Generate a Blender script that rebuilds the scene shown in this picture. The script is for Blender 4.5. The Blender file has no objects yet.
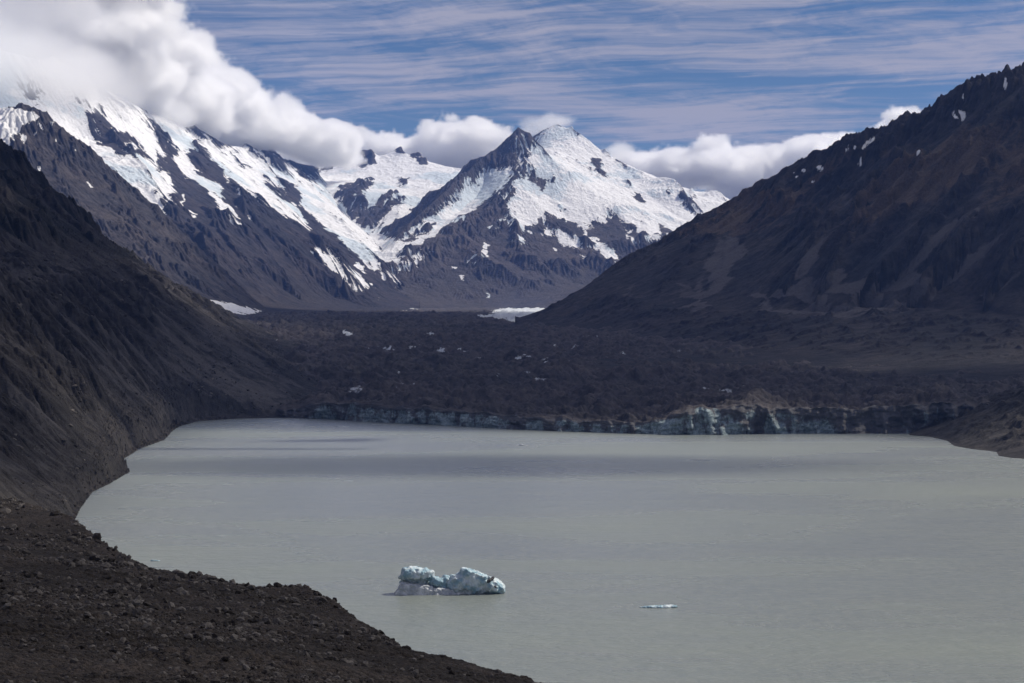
import bpy, bmesh, math, os, time
import numpy as np
from mathutils import Vector

T0 = time.time()
C = bpy.context.scene
F = 1900.0            # focal length in pixels of the 1024 px wide photograph
CAM_Z = 100.0         # camera height above the lake, metres
CX, CY = 512.0, 341.5

# ------------------------------------------------------------------ camera
cam_data = bpy.data.cameras.new('camera')
cam = bpy.data.objects.new('camera', cam_data)
C.collection.objects.link(cam)
C.camera = cam
cam.location = (0, 0, CAM_Z)
cam.rotation_euler = (math.radians(90), 0, 0)
cam_data.sensor_width = 36.0
cam_data.lens = 36.0 * F / 1024.0
cam_data.clip_start = 1.0
cam_data.clip_end = 120000.0

# ------------------------------------------------------------------ sun and sky
SUN_AZ = math.radians(62)      # to the right of the viewing direction (+Y)
SUN_EL = math.radians(47)
sun_dir = Vector((math.sin(SUN_AZ) * math.cos(SUN_EL), math.cos(SUN_AZ) * math.cos(SUN_EL), math.sin(SUN_EL)))
sd = bpy.data.lights.new('sun', 'SUN')
sd.energy = 4.9
sd.angle = math.radians(0.53)
sd.color = (1.0, 0.93, 0.82)
sun = bpy.data.objects.new('sun', sd)
C.collection.objects.link(sun)
sun.rotation_euler = sun_dir.to_track_quat('Z', 'Y').to_euler()
sun.location = (0, 0, 4000)

C.view_settings.view_transform = 'Standard'
C.view_settings.look = 'None'
C.view_settings.gamma = 1.0
C.view_settings.use_curve_mapping = False
C.view_settings.exposure = 0.05


class NT:
    """small helper to write node trees"""
    def __init__(self, tree):
        self.t = tree
        self.t.nodes.clear()

    def n(self, typ, **kw):
        nd = self.t.nodes.new(typ)
        ins = kw.pop('ins', {})
        for k, v in kw.items():
            setattr(nd, k, v)
        for k, v in ins.items():
            self.set(nd.inputs[k], v)
        return nd

    def set(self, sock, v):
        if hasattr(v, 'is_output'):
            self.t.links.new(v, sock)
        elif hasattr(v, 'outputs'):
            self.t.links.new(v.outputs[0], sock)
        else:
            sock.default_value = v

    def math(self, op, a, b=0.0, c=None, clamp=False):
        nd = self.n('ShaderNodeMath', operation=op)
        nd.use_clamp = clamp
        self.set(nd.inputs[0], a)
        self.set(nd.inputs[1], b)
        if c is not None:
            self.set(nd.inputs[2], c)
        return nd.outputs[0]

    def vmath(self, op, a, b=(0, 0, 0)):
        nd = self.n('ShaderNodeVectorMath', operation=op)
        self.set(nd.inputs[0], a)
        self.set(nd.inputs[1], b)
        return nd.outputs[0]

    def step(self, v, a, b, lo=0.0, hi=1.0):
        nd = self.n('ShaderNodeMapRange', interpolation_type='SMOOTHSTEP')
        self.set(nd.inputs['Value'], v)
        self.set(nd.inputs['From Min'], a)
        self.set(nd.inputs['From Max'], b)
        self.set(nd.inputs['To Min'], lo)
        self.set(nd.inputs['To Max'], hi)
        return nd.outputs[0]

    def mix(self, f, a, b):
        nd = self.n('ShaderNodeMix', data_type='RGBA')
        self.set(nd.inputs[0], f)
        self.set(nd.inputs[6], a if not isinstance(a, tuple) or len(a) == 4 else (*a, 1))
        self.set(nd.inputs[7], b if not isinstance(b, tuple) or len(b) == 4 else (*b, 1))
        return nd.outputs[2]

    def noise(self, vec, scale, detail=4, rough=0.55, dist=0.0, dims='3D', typ='FBM'):
        nd = self.n('ShaderNodeTexNoise', noise_dimensions=dims)
        self.set(nd.inputs['Vector'], vec)
        nd.inputs['Scale'].default_value = scale
        nd.inputs['Detail'].default_value = detail
        nd.inputs['Roughness'].default_value = rough
        nd.inputs['Distortion'].default_value = dist
        return nd.outputs[0]

    def xyz(self, x, y, z):
        nd = self.n('ShaderNodeCombineXYZ')
        self.set(nd.inputs[0], x); self.set(nd.inputs[1], y); self.set(nd.inputs[2], z)
        return nd.outputs[0]

    def mapping(self, vec, scale=(1, 1, 1), rot=(0, 0, 0), loc=(0, 0, 0)):
        nd = self.n('ShaderNodeMapping')
        self.set(nd.inputs[0], vec)
        nd.inputs['Location'].default_value = loc
        nd.inputs['Rotation'].default_value = rot
        nd.inputs['Scale'].default_value = scale
        return nd.outputs[0]


world = bpy.data.worlds.new('World')
C.world = world
world.use_nodes = True
w = NT(world.node_tree)
sky = w.n('ShaderNodeTexSky', sky_type='NISHITA')
sky.sun_disc = False
sky.sun_elevation = SUN_EL
sky.sun_rotation = SUN_AZ
sky.altitude = 900
sky.air_density = 1.0
sky.dust_density = 0.25
sky.ozone_density = 3.0
hs = w.n('ShaderNodeHueSaturation', ins={'Saturation': 1.12, 'Value': 0.5, 'Color': sky.outputs[0]})
# high cirrus on a flat layer far above: direction projected on the layer
tc = w.n('ShaderNodeTexCoord')
sep = w.n('ShaderNodeSeparateXYZ', ins={0: tc.outputs['Generated']})
zz = w.math('MAXIMUM', sep.outputs[2], 0.0)
zz = w.math('ADD', zz, 0.035)
pl = w.xyz(w.math('DIVIDE', sep.outputs[0], zz), w.math('DIVIDE', sep.outputs[1], zz), 0.0)
m1 = w.mapping(pl, scale=(0.9, 0.9, 1), rot=(0, 0, math.radians(20)), loc=(3.1, 1.7, 0))
warp = w.noise(m1, 1.3, 4, 0.5)
m1b = w.vmath('ADD', m1, w.xyz(w.math('MULTIPLY', warp, 0.9), w.math('MULTIPLY', warp, 0.5), 0.0))
n1 = w.noise(w.mapping(m1b, scale=(0.8, 1.25, 1)), 1.5, 9, 0.62)
n2 = w.noise(w.mapping(m1b, scale=(0.35, 2.6, 1), rot=(0, 0, math.radians(-66)), loc=(7, 2, 0)), 3.4, 8, 0.66)
n3 = w.noise(w.mapping(m1b, scale=(3.0, 0.6, 1), rot=(0, 0, math.radians(-30)), loc=(1, 5, 0)), 4.0, 6, 0.65)
nb = w.noise(pl, 0.42, 3, 0.5)
hs = w.n('ShaderNodeMix', data_type='RGBA', blend_type='MULTIPLY', ins={0: 1.0, 6: hs.outputs[0], 7: (0.80, 0.88, 1.08, 1)})
HS = hs.outputs[2]
s = w.math('ADD', w.math('MULTIPLY', n1, 0.40), w.math('MULTIPLY', n2, 0.30))
s = w.math('ADD', s, w.math('MULTIPLY', n3, 0.10))
s = w.math('ADD', s, w.math('MULTIPLY', nb, 0.26))
# clearer sky low down, more streaks higher up
s = w.math('ADD', s, w.math('MULTIPLY', w.step(sep.outputs[2], 0.09, 0.15), 0.035))
cir = w.step(s, 0.485, 0.625)
cir = w.math('MULTIPLY', cir, 0.92)
ccol = w.n('ShaderNodeRGB'); ccol.outputs[0].default_value = (4.1, 4.05, 4.95, 1)
skym = w.mix(cir, HS, ccol.outputs[0])
bg = w.n('ShaderNodeBackground', ins={'Color': skym, 'Strength': 0.10})
out = w.n('ShaderNodeOutputWorld', ins={'Surface': bg.outputs[0]})

C.cycles.use_denoising = True
C.cycles.max_bounces = 24
C.cycles.diffuse_bounces = 2
C.cycles.glossy_bounces = 2
C.cycles.transmission_bounces = 2
C.cycles.volume_bounces = 24
C.cycles.transparent_max_bounces = 8
C.cycles.caustics_reflective = False
C.cycles.caustics_refractive = False

# ------------------------------------------------------------------ numpy noise
_rng = np.random.RandomState(7)
PERM = _rng.permutation(1024).astype(np.int32)
PERM = np.concatenate([PERM, PERM])
_a = _rng.rand(1024) * 2 * np.pi
GX, GY = np.cos(_a).astype(np.float32), np.sin(_a).astype(np.float32)


def perlin(x, y, seed=0):
    x = x + seed * 37.7; y = y - seed * 19.3
    xi = np.floor(x).astype(np.int32); yi = np.floor(y).astype(np.int32)
    xf = (x - xi).astype(np.float32); yf = (y - yi).astype(np.float32)
    u = xf * xf * xf * (xf * (xf * 6 - 15) + 10); v = yf * yf * yf * (yf * (yf * 6 - 15) + 10)
    def g(ix, iy, fx, fy):
        h = PERM[(PERM[ix & 1023] + iy) & 1023]
        return GX[h] * fx + GY[h] * fy
    a = g(xi, yi, xf, yf); b = g(xi + 1, yi, xf - 1, yf)
    c = g(xi, yi + 1, xf, yf - 1); d = g(xi + 1, yi + 1, xf - 1, yf - 1)
    return (a + u * (b - a) + v * ((c + u * (d - c)) - (a + u * (b - a)))) * 1.5


def fbm(x, y, L, octaves, gain=0.5, seed=0):
    s = 0; a = 1.0
    for o in range(octaves):
        s = s + a * perlin(x / L, y / L, seed + o * 3)
        L *= 0.5; a *= gain
    return s


def ridged(x, y, L, octaves, gain=0.5, seed=0):
    s = 0; a = 1.0; wgt = 1.0
    for o in range(octaves):
        n = 1 - np.abs(perlin(x / L, y / L, seed + o * 5)) * 1.6
        n = n * np.abs(n)
        s = s + a * n * wgt
        wgt = np.clip(n * 1.3, 0, 1)
        L *= 0.5; a *= gain
    return s


def sstep(x, a, b):
    t = np.clip((x - a) / (b - a), 0, 1)
    return t * t * (3 - 2 * t)


def box(a, r, axis):
    if r < 1:
        return a
    a = np.moveaxis(a, axis, 0)
    p = np.concatenate([np.repeat(a[:1], r + 1, 0), a, np.repeat(a[-1:], r, 0)], 0)
    c = np.cumsum(p, 0, dtype=np.float64)
    o = (c[2 * r + 1:] - c[:-(2 * r + 1)]) / (2 * r + 1)
    return np.moveaxis(o, 0, axis)


def blur(a, ry, rx=None, times=3):
    rx = ry if rx is None else rx
    for _ in range(times):
        a = box(box(a, int(ry), 0), int(rx), 1)
    return a


# ------------------------------------------------------------------ terrain patches
# A patch is a fan-shaped sheet: columns are bearings, rows are distances that grow evenly in the logarithm,
# so near ground is finely divided and far ground coarsely.
def wpt(px, py, d):
    return ((px - CX) / F * d, d, CAM_Z - (py - CY) / F * d)


class Patch:
    def __init__(s, px0, px1, d0, d1, du=1.0, dv=1.0):
        s.px = np.arange(px0, px1 + du, du)
        nv = int(np.log(d1 / d0) * F / dv) + 1
        s.d = d0 * np.exp(np.arange(nv) * dv / F)
        s.du, s.dv, s.px0, s.d0 = du, dv, px0, d0
        s.PX, s.D = np.meshgrid(s.px, s.d)
        s.X = (s.PX - CX) / F * s.D
        s.Y = s.D
        s.S = s.D / F                       # metres per pixel-cell
        s.shape = s.X.shape

    def raster(s, lines, per=3):
        """lines: lists of (x, y, z) world points -> sparse heights"""
        acc = np.zeros(s.shape); cnt = np.zeros(s.shape)
        for L in lines:
            L = np.array(L, float)
            for a, b in zip(L[:-1], L[1:]):
                ua = np.array([a[0] / a[1] * F + CX, np.log(a[1] / s.d0) * F])
                ub = np.array([b[0] / b[1] * F + CX, np.log(b[1] / s.d0) * F])
                n = int(max(abs(ub[0] - ua[0]) / s.du, abs(ub[1] - ua[1]) / s.dv) * 2) + 2
                t = np.linspace(0, 1, n)
                P = a[None] + (b - a)[None] * t[:, None]
                j = np.round((P[:, 0] / P[:, 1] * F + CX - s.px0) / s.du).astype(int)
                i = np.round(np.log(P[:, 1] / s.d0) * F / s.dv).astype(int)
                ok = (i >= 0) & (j >= 0) & (i < s.shape[0]) & (j < s.shape[1])
                np.add.at(acc, (i[ok], j[ok]), P[ok, 2]); np.add.at(cnt, (i[ok], j[ok]), 1)
        return acc, cnt

    def solve(s, lines, iters=60):
        acc, cnt = s.raster(lines)
        levels = [(acc, cnt)]
        while min(levels[-1][0].shape) > 12:
            a, c = levels[-1]
            H, W = a.shape
            a = np.pad(a, ((0, H % 2), (0, W % 2))); c = np.pad(c, ((0, H % 2), (0, W % 2)))
            levels.append((a[::2, ::2] + a[1::2, ::2] + a[::2, 1::2] + a[1::2, 1::2],
                           c[::2, ::2] + c[1::2, ::2] + c[::2, 1::2] + c[1::2, 1::2]))
        h = None
        for a, c in levels[::-1]:
            m = c > 0
            tgt = np.where(m, a / np.maximum(c, 1e-9), 0)
            if h is None:
                h = np.full(a.shape, tgt[m].mean())
                it = 400
            else:
                h = np.repeat(np.repeat(h, 2, 0), 2, 1)[:a.shape[0], :a.shape[1]]
                it = iters
            for _ in range(it):
                h = np.where(m, tgt, h)
                p = np.pad(h, 1, mode='edge')
                h = 0.25 * (p[:-2, 1:-1] + p[2:, 1:-1] + p[1:-1, :-2] + p[1:-1, 2:])
            h = np.where(m, tgt, h)
        return h

    def hold(s, h, lines, r=14, amount=1.0):
        """shift the surface gently so that it passes through the given lines"""
        acc, cnt = s.raster(lines)
        m = cnt > 0
        diff = np.where(m, acc / np.maximum(cnt, 1) - h, 0)
        for rr in (r, max(r // 3, 1)):
            mb = blur(m.astype(float), rr); db = blur(np.where(m, acc / np.maximum(cnt, 1) - h, 0), rr)
            k = 0.55 / (2 * rr + 1)
            h = h + amount * db / (mb + 1e-6) * np.clip(mb / k, 0, 1)
        return h


def erode(pt, h, batches=12, n=40000, steps=50, seed=1, cap=6.0, ke=0.3, kd=0.2, inertia=0.25, zmin=-1e9):
    rs = np.random.RandomState(seed)
    R, W = h.shape
    hf = h.astype(np.float64).ravel().copy()
    Sf = pt.S[:, 0]
    flow = np.zeros(R * W)
    dep = np.zeros(R * W)
    L = max(pt.du, pt.dv)
    lim = np.repeat(Sf * 0.12, W)
    for b in range(batches):
        i = rs.rand(n) * (R - 3) + 1; j = rs.rand(n) * (W - 3) + 1
        dx = np.zeros(n); dy = np.zeros(n); vel = np.ones(n); water = np.ones(n); sed = np.zeros(n)
        for st in range(steps):
            i0 = i.astype(np.int64); j0 = j.astype(np.int64)
            fi = i - i0; fj = j - j0
            k = i0 * W + j0
            h00 = hf[k]; h01 = hf[k + 1]; h10 = hf[k + W]; h11 = hf[k + W + 1]
            S = Sf[i0]
            gx = ((h01 - h00) * (1 - fi) + (h11 - h10) * fi) / (S * pt.du)
            gy = ((h10 - h00) * (1 - fj) + (h11 - h01) * fj) / (S * pt.dv)
            hh = (h00 * (1 - fj) + h01 * fj) * (1 - fi) + (h10 * (1 - fj) + h11 * fj) * fi
            dx = dx * inertia - gx * (1 - inertia); dy = dy * inertia - gy * (1 - inertia)
            ln = np.sqrt(dx * dx + dy * dy) + 1e-9
            dx /= ln; dy /= ln
            ni = i + dy * L / pt.dv; nj = j + dx * L / pt.du
            ok = (ni > 1) & (nj > 1) & (ni < R - 2) & (nj < W - 2)
            ni = np.where(ok, ni, i); nj = np.where(ok, nj, j)
            a0 = ni.astype(np.int64); b0 = nj.astype(np.int64)
            ai = ni - a0; bj = nj - b0
            q = a0 * W + b0
            h2 = (hf[q] * (1 - bj) + hf[q + 1] * bj) * (1 - ai) + (hf[q + W] * (1 - bj) + hf[q + W + 1] * bj) * ai
            dh = (h2 - hh) / S
            c = np.maximum(-dh, 0.01) * vel * water * cap
            up = dh > 0
            dpo = np.where(up, np.minimum(dh, sed), np.where(sed > c, (sed - c) * kd, 0))
            ero = np.where(~up & (sed <= c), np.minimum((c - sed) * ke, -dh * 0.9), 0)
            ero = np.where(hh > zmin, ero, 0)
            amt = np.where(ok, dpo - ero, 0)
            sed = sed + ero - dpo
            am = amt * S
            kk = np.concatenate([k, k + 1, k + W, k + W + 1])
            ww = np.concatenate([am * (1 - fi) * (1 - fj), am * (1 - fi) * fj, am * fi * (1 - fj), am * fi * fj])
            dl = np.bincount(kk, weights=ww, minlength=R * W)
            hf += np.clip(dl, -lim, lim)
            np.add.at(flow, k, water)
            np.add.at(dep, k, dpo)
            vel = np.sqrt(np.clip(vel * vel - dh * 0.6, 0.05, 9))
            water = water * 0.975
            i, j = ni, nj
    return hf.reshape(R, W), flow.reshape(R, W), dep.reshape(R, W)


def grid_mesh(name, X, Y, Z, mats, attrs=None, smooth=True, mask=None, flip=False):
    R, W = X.shape
    co = np.stack([X, Y, Z], -1).reshape(-1, 3).astype(np.float32)
    idx = np.arange(R * W).reshape(R, W)
    q = np.stack([idx[:-1, :-1], idx[:-1, 1:], idx[1:, 1:], idx[1:, :-1]], -1).reshape(-1, 4)
    if flip:
        q = q[:, ::-1]
    if mask is not None:
        mm = (mask[:-1, :-1] & mask[1:, :-1] & mask[:-1, 1:] & mask[1:, 1:]).reshape(-1)
        q = q[mm]
    me = bpy.data.meshes.new(name)
    me.vertices.add(len(co)); me.vertices.foreach_set('co', co.ravel())
    me.loops.add(q.size); me.loops.foreach_set('vertex_index', q.ravel().astype(np.int32))
    me.polygons.add(len(q))
    me.polygons.foreach_set('loop_start', np.arange(0, q.size, 4, dtype=np.int32))
    me.polygons.foreach_set('loop_total', np.full(len(q), 4, dtype=np.int32))
    me.polygons.foreach_set('use_smooth', np.full(len(q), smooth))
    me.update()
    for k, v in (attrs or {}).items():
        at = me.attributes.new(k, 'FLOAT', 'POINT')
        at.data.foreach_set('value', np.ascontiguousarray(v, dtype=np.float32).ravel())
    for m in (mats if isinstance(mats, list) else [mats]):
        me.materials.append(m)
    o = bpy.data.objects.new(name, me)
    C.collection.objects.link(o)
    return o


def tag(o, label=None, cat=None, group=None, kind=None):
    if label: o['label'] = label
    if cat: o['category'] = cat
    if group: o['group'] = group
    if kind: o['kind'] = kind
    return o


# ------------------------------------------------------------------ where snow, ice and scree lie
class Mask:
    """a map of a surface cover over bearing and height angle, drawn as outlines and then laid on the ground"""
    def __init__(s, x0, y0, x1, y1, q=3):
        s.x0, s.y0, s.q = x0, y0, q
        s.h, s.w = int((y1 - y0) * q), int((x1 - x0) * q)
        s.a = np.zeros((s.h, s.w), np.float32)

    def poly(s, pts, v=1.0, o=(0, 0), k=1.0):
        P = np.array(pts, float) * k + np.array(o)
        P = (P - (s.x0, s.y0)) * s.q
        x0, y0 = np.floor(P.min(0)).astype(int); x1, y1 = np.ceil(P.max(0)).astype(int) + 1
        x0, y0 = max(x0, 0), max(y0, 0); x1, y1 = min(x1, s.w), min(y1, s.h)
        if x1 <= x0 or y1 <= y0: return
        gx, gy = np.meshgrid(np.arange(x0, x1) + 0.5, np.arange(y0, y1) + 0.5)
        ins = np.zeros(gx.shape, bool)
        for (ax, ay), (bx, by) in zip(P, np.roll(P, -1, 0)):
            if ay == by: continue
            c = (ay > gy) != (by > gy)
            ins ^= c & (gx < (bx - ax) * (gy - ay) / (by - ay) + ax)
        s.a[y0:y1, x0:x1][ins] = v

    def spot(s, x, y, r, v=1.0, o=(0, 0), k=1.0):
        t = np.linspace(0, 2 * np.pi, 9)[:-1]
        s.poly([(x + r * np.cos(a), y + r * 0.6 * np.sin(a)) for a in t], v, o, k)

    def done(s, r=1):
        s.b = blur(s.a, r, times=2)
        return s

    def at(s, pt, h, jx=0, jy=0):
        px = pt.PX + jx
        py = CY - (h - CAM_Z) / pt.D * F + jy
        u = np.clip((px - s.x0) * s.q - 0.5, 0, s.w - 1.001); v = np.clip((py - s.y0) * s.q - 0.5, 0, s.h - 1.001)
        u0 = u.astype(int); v0 = v.astype(int); fu = u - u0; fv = v - v0
        b = s.b
        return (b[v0, u0] * (1 - fu) + b[v0, u0 + 1] * fu) * (1 - fv) + (b[v0 + 1, u0] * (1 - fu) + b[v0 + 1, u0 + 1] * fu) * fv


A1 = dict(o=(0, 80), k=0.1953)       # frames in which the outlines were noted
A2 = dict(o=(150, 110), k=0.1953)
A3 = dict(o=(180, 200), k=0.2344)
A4 = dict(o=(300, 110), k=0.1758)
A5 = dict(o=(340, 80), k=0.3906)
A6 = dict(o=(380, 200), k=0.2539)
A7 = dict(o=(680, 40), k=0.3805)
A8 = dict(o=(520, 180), k=0.2734)
A9 = dict(o=(640, 280), k=0.375)
A10 = dict(o=(580, 130), k=0.1567)

# left main range and the basin behind
ME = Mask(-60, 0, 460, 340)
ME.poly([(-60, 0), (460, 0), (460, 240), (400, 285), (385, 280), (375, 262), (335, 232), (313, 232), (285, 215), (245, 190), (240, 225), (210, 190), (175, 200), (165, 212), (-60, 212)])
for p, a in (
    ([(10, 60), (60, 75), (100, 150), (150, 220), (100, 240), (60, 180), (20, 100)], A2),
    ([(30, 230), (100, 230), (170, 300), (190, 350), (240, 360), (290, 430), (340, 480), (400, 560), (470, 590), (520, 700), (0, 700), (0, 480), (100, 540), (130, 510), (120, 400), (100, 330), (40, 290)], A2),
    ([(195, 200), (260, 175), (330, 260), (400, 330), (480, 400), (560, 470), (640, 540), (740, 590), (830, 630), (1000, 720), (520, 700), (400, 560), (380, 470), (340, 400), (250, 330), (220, 290), (200, 240)], A2),
    ([(190, 105), (230, 90), (270, 120), (260, 150)], A2), ([(300, 130), (350, 160), (370, 200), (340, 190)], A2),
    ([(495, 170), (580, 240), (560, 255), (510, 215)], A2), ([(575, 215), (610, 180), (660, 240), (712, 335), (680, 325), (600, 255)], A2),
    ([(690, 350), (770, 410), (775, 450), (830, 530), (890, 600), (950, 640), (990, 700), (900, 660), (820, 610), (760, 510), (690, 440), (660, 360)], A2),
    ([(430, 255), (520, 290), (510, 300), (450, 280)], A2), ([(570, 335), (640, 390), (690, 430), (740, 490), (700, 470), (610, 400)], A2),
    ([(660, 245), (740, 270), (860, 300), (830, 320), (740, 290)], A2),
    ([(455, 190), (500, 130), (530, 180), (600, 260), (680, 290), (740, 350), (785, 415), (700, 385), (620, 390), (560, 345), (500, 325), (455, 270)], A1),
    ([(780, 215), (840, 250), (900, 370), (870, 400), (800, 310), (790, 250)], A1),
    ([(800, 385), (870, 390), (940, 480), (960, 520), (1030, 520), (1030, 700), (900, 700), (870, 600), (890, 560), (870, 480), (810, 460)], A1),
    ([(580, 170), (640, 200), (670, 215), (640, 210)], A1), ([(110, 20), (190, 0), (200, 90), (140, 100)], A1),
    ([(820, 610), (870, 650), (850, 680), (820, 640)], A1),
    ([(205, 470), (240, 425), (330, 415), (420, 390), (400, 440), (360, 470), (370, 520), (420, 570), (440, 560), (460, 490), (520, 480), (600, 500), (605, 545), (550, 580), (500, 600), (450, 640), (440, 700), (330, 690), (290, 640), (300, 590), (260, 550), (205, 500)], A4),
    ([(555, 390), (620, 380), (600, 430), (580, 440)], A4),
    ([(0, 290), (60, 300), (100, 320), (190, 250), (280, 255), (270, 300), (200, 320), (130, 350), (60, 350), (50, 400), (0, 380)], A4),
    ([(290, 255), (320, 220), (410, 220), (430, 260), (420, 310), (380, 320), (330, 310)], A4),
    ([(530, 235), (575, 195), (600, 255), (560, 252)], A4), ([(625, 255), (680, 240), (730, 300), (680, 305)], A4),
    ([(440, 530), (500, 560), (480, 620), (450, 600)], A4)):
    ME.poly(p, 0.0, **a)
for p, a in (
    ([(300, 450), (335, 490), (320, 505)], A4),
    ([(120, 230), (200, 300), (300, 350), (370, 400), (380, 470), (460, 570), (450, 590), (400, 550), (350, 480), (290, 420), (240, 360), (190, 350), (130, 260)], A2),
    ([(372, 300), (400, 340), (405, 380), (385, 360)], A2), ([(460, 375), (480, 400), (475, 440), (455, 400)], A2),
    ([(160, 430), (175, 430), (172, 510), (165, 500)], A2), ([(620, 315), (720, 340), (730, 360), (660, 360)], A1),
    ([(885, 540), (905, 575), (895, 575)], A1),
    ([(25, 40), (70, 70), (75, 50), (60, 80)], A3), ([(125, 110), (175, 150), (160, 145)], A3),
    ([(150, 0), (190, 0), (260, 100), (230, 95), (180, 40)], A3), ([(270, 60), (330, 90), (290, 80)], A3),
    ([(290, 105), (360, 160), (340, 150), (300, 120)], A3), ([(385, 145), (435, 175), (400, 165)], A3), ([(480, 140), (505, 155), (490, 155)], A3),
    ([(550, 195), (640, 230), (720, 290), (800, 345), (850, 375), (780, 368), (700, 330), (640, 290), (590, 240)], A3),
    ([(640, 195), (700, 250), (690, 250), (645, 210)], A3), ([(745, 262), (790, 280), (780, 305), (750, 290)], A3),
    ([(500, 0), (620, 0), (700, 30), (740, 80), (820, 150), (850, 190), (855, 270), (840, 315), (780, 250), (720, 210), (680, 160), (620, 110), (560, 60)], A3),
    ([(820, 150), (880, 60), (1000, -30), (1030, 20), (940, 100), (900, 190), (1060, 150), (1060, 190), (960, 230), (1060, 230), (980, 300), (930, 300), (880, 240), (850, 190)], A3),
    ([(860, 330), (885, 335), (870, 350)], A3), ([(985, 330), (1015, 315), (1000, 335)], A3), ([(845, 425), (860, 432), (845, 432)], A3)):
    ME.poly(p, 1.0, **a)
ME.poly([(852, 200), (878, 235), (892, 315), (855, 305)], 0.0, **A3)
ME.done(1)

# central peak
MG = Mask(340, 60, 800, 340)
MG.poly([(455, 118), (480, 60), (1024, 60), (1100, 330), (1000, 420), (870, 380), (835, 400), (800, 412), (770, 395), (745, 375), (725, 362), (700, 345), (680, 400), (700, 440), (712, 462), (690, 468), (660, 435), (620, 400), (580, 360), (540, 348), (500, 365), (470, 388), (430, 345), (430, 315), (445, 250), (475, 245), (472, 195), (490, 160)], 1.0, **A5)
MG.poly([(440, 160), (455, 118), (500, 145), (520, 190), (500, 185), (480, 200), (440, 240), (440, 200)], 0.35, **A5)
MG.poly([(497, 160), (520, 175), (548, 205), (535, 212), (505, 190), (485, 188), (485, 165)], 0.72, **A5)
MG.poly([(390, 225), (448, 225), (425, 262), (380, 300), (330, 340), (290, 365), (230, 405), (150, 445), (60, 470), (60, 400), (150, 405), (240, 345), (290, 305), (340, 262)], 1.0, **A5)
MG.poly([(140, 415), (240, 362), (240, 380), (180, 412)], 0.0, **A5)
MG.poly([(60, 440), (150, 450), (240, 440), (200, 470), (120, 480)], 1.0, **A5)
MG.poly([(130, 455), (200, 452), (180, 462)], 0.0, **A5)
for p in ([(470, 236), (490, 233), (505, 248), (552, 253), (548, 262), (530, 265), (522, 287), (508, 280), (500, 265), (485, 255)],
          [(630, 385), (650, 358), (680, 370), (690, 335), (712, 340), (732, 380), (747, 400), (740, 440), (700, 438), (670, 412), (640, 400)],
          [(738, 368), (757, 378), (778, 402), (768, 425), (745, 395)], [(750, 285), (770, 292), (792, 312), (760, 308)],
          [(648, 198), (665, 205), (682, 250), (668, 245), (652, 225)], [(636, 222), (648, 230), (645, 240)], [(728, 255), (745, 262), (742, 276)],
          [(835, 272), (848, 285), (840, 300)], [(868, 280), (895, 305), (925, 350), (905, 348), (880, 322), (870, 315)], [(900, 280), (915, 300), (905, 305)], [(975, 290), (992, 308), (985, 306)],
          [(815, 358), (835, 378), (852, 388), (820, 398)], [(558, 322), (582, 326), (575, 337), (560, 334)],
          [(525, 332), (560, 358), (592, 385), (622, 432), (600, 418), (545, 376)], [(540, 350), (600, 360), (640, 410), (600, 400), (560, 372)],
          [(590, 118), (606, 135), (612, 152), (600, 140)], [(700, 195), (720, 210), (740, 232), (715, 220)],
          [(655, 375), (675, 372), (670, 395)]):
    MG.poly(p, 0.0, **A5)
for p in ([(518, 380), (532, 382), (540, 398), (528, 402)], [(440, 385), (452, 388), (480, 412), (460, 425), (450, 405)], [(545, 368), (565, 378), (590, 400), (612, 437), (590, 432), (555, 400)],
          [(322, 462), (345, 445), (362, 440), (366, 415), (380, 418), (375, 440), (380, 460), (360, 452), (335, 465)],
          [(378, 375), (400, 368), (406, 384), (385, 389)], [(597, 403), (607, 402), (615, 420), (603, 420)], [(540, 420), (552, 430), (556, 443), (545, 440)],
          [(612, 447), (630, 450), (625, 456)], [(725, 372), (745, 395), (762, 420), (745, 420), (730, 395)], [(685, 455), (705, 455), (700, 466)],
          [(280, 480), (300, 475), (298, 487)], [(305, 500), (318, 503), (313, 517)], [(375, 545), (385, 543), (383, 560), (375, 558)], [(470, 448), (478, 450), (476, 462)],
          [(410, 352), (440, 360), (405, 362)], [(640, 430), (665, 440), (655, 430)], [(485, 385), (500, 395), (490, 395)],
          [(430, 260), (445, 248), (400, 300), (385, 305)], [(320, 245), (345, 235), (320, 275)], [(455, 180), (462, 184), (455, 188)]):
    MG.poly(p, 1.0, **A5)
MG.done(1)

# near left range
MD = Mask(-80, 60, 320, 340)
for p in ([(-200, 100), (0, 128), (80, 152), (170, 158), (208, 175), (180, 205), (110, 235), (100, 270), (60, 282), (50, 335), (0, 312), (-200, 250)],
          [(178, 198), (205, 215), (232, 262), (215, 250)], [(262, 212), (276, 220), (272, 240)], [(370, 348), (380, 348), (392, 368)],
          [(440, 515), (455, 520), (478, 555), (460, 548)], [(280, 298), (290, 303), (285, 320)], [(180, 262), (190, 268), (178, 300)], [(60, 285), (80, 290), (70, 305)],
          [(100, 270), (135, 290), (130, 330), (110, 300)], [(105, 375), (120, 380), (125, 415), (110, 400)], [(195, 450), (212, 445), (205, 500), (195, 490)]):
    MD.poly(p, 1.0, **A1)
MD.poly([(205, 300), (222, 302), (245, 307), (263, 311), (250, 314), (230, 313), (212, 306)], 0.9)
MD.done(1)

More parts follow.
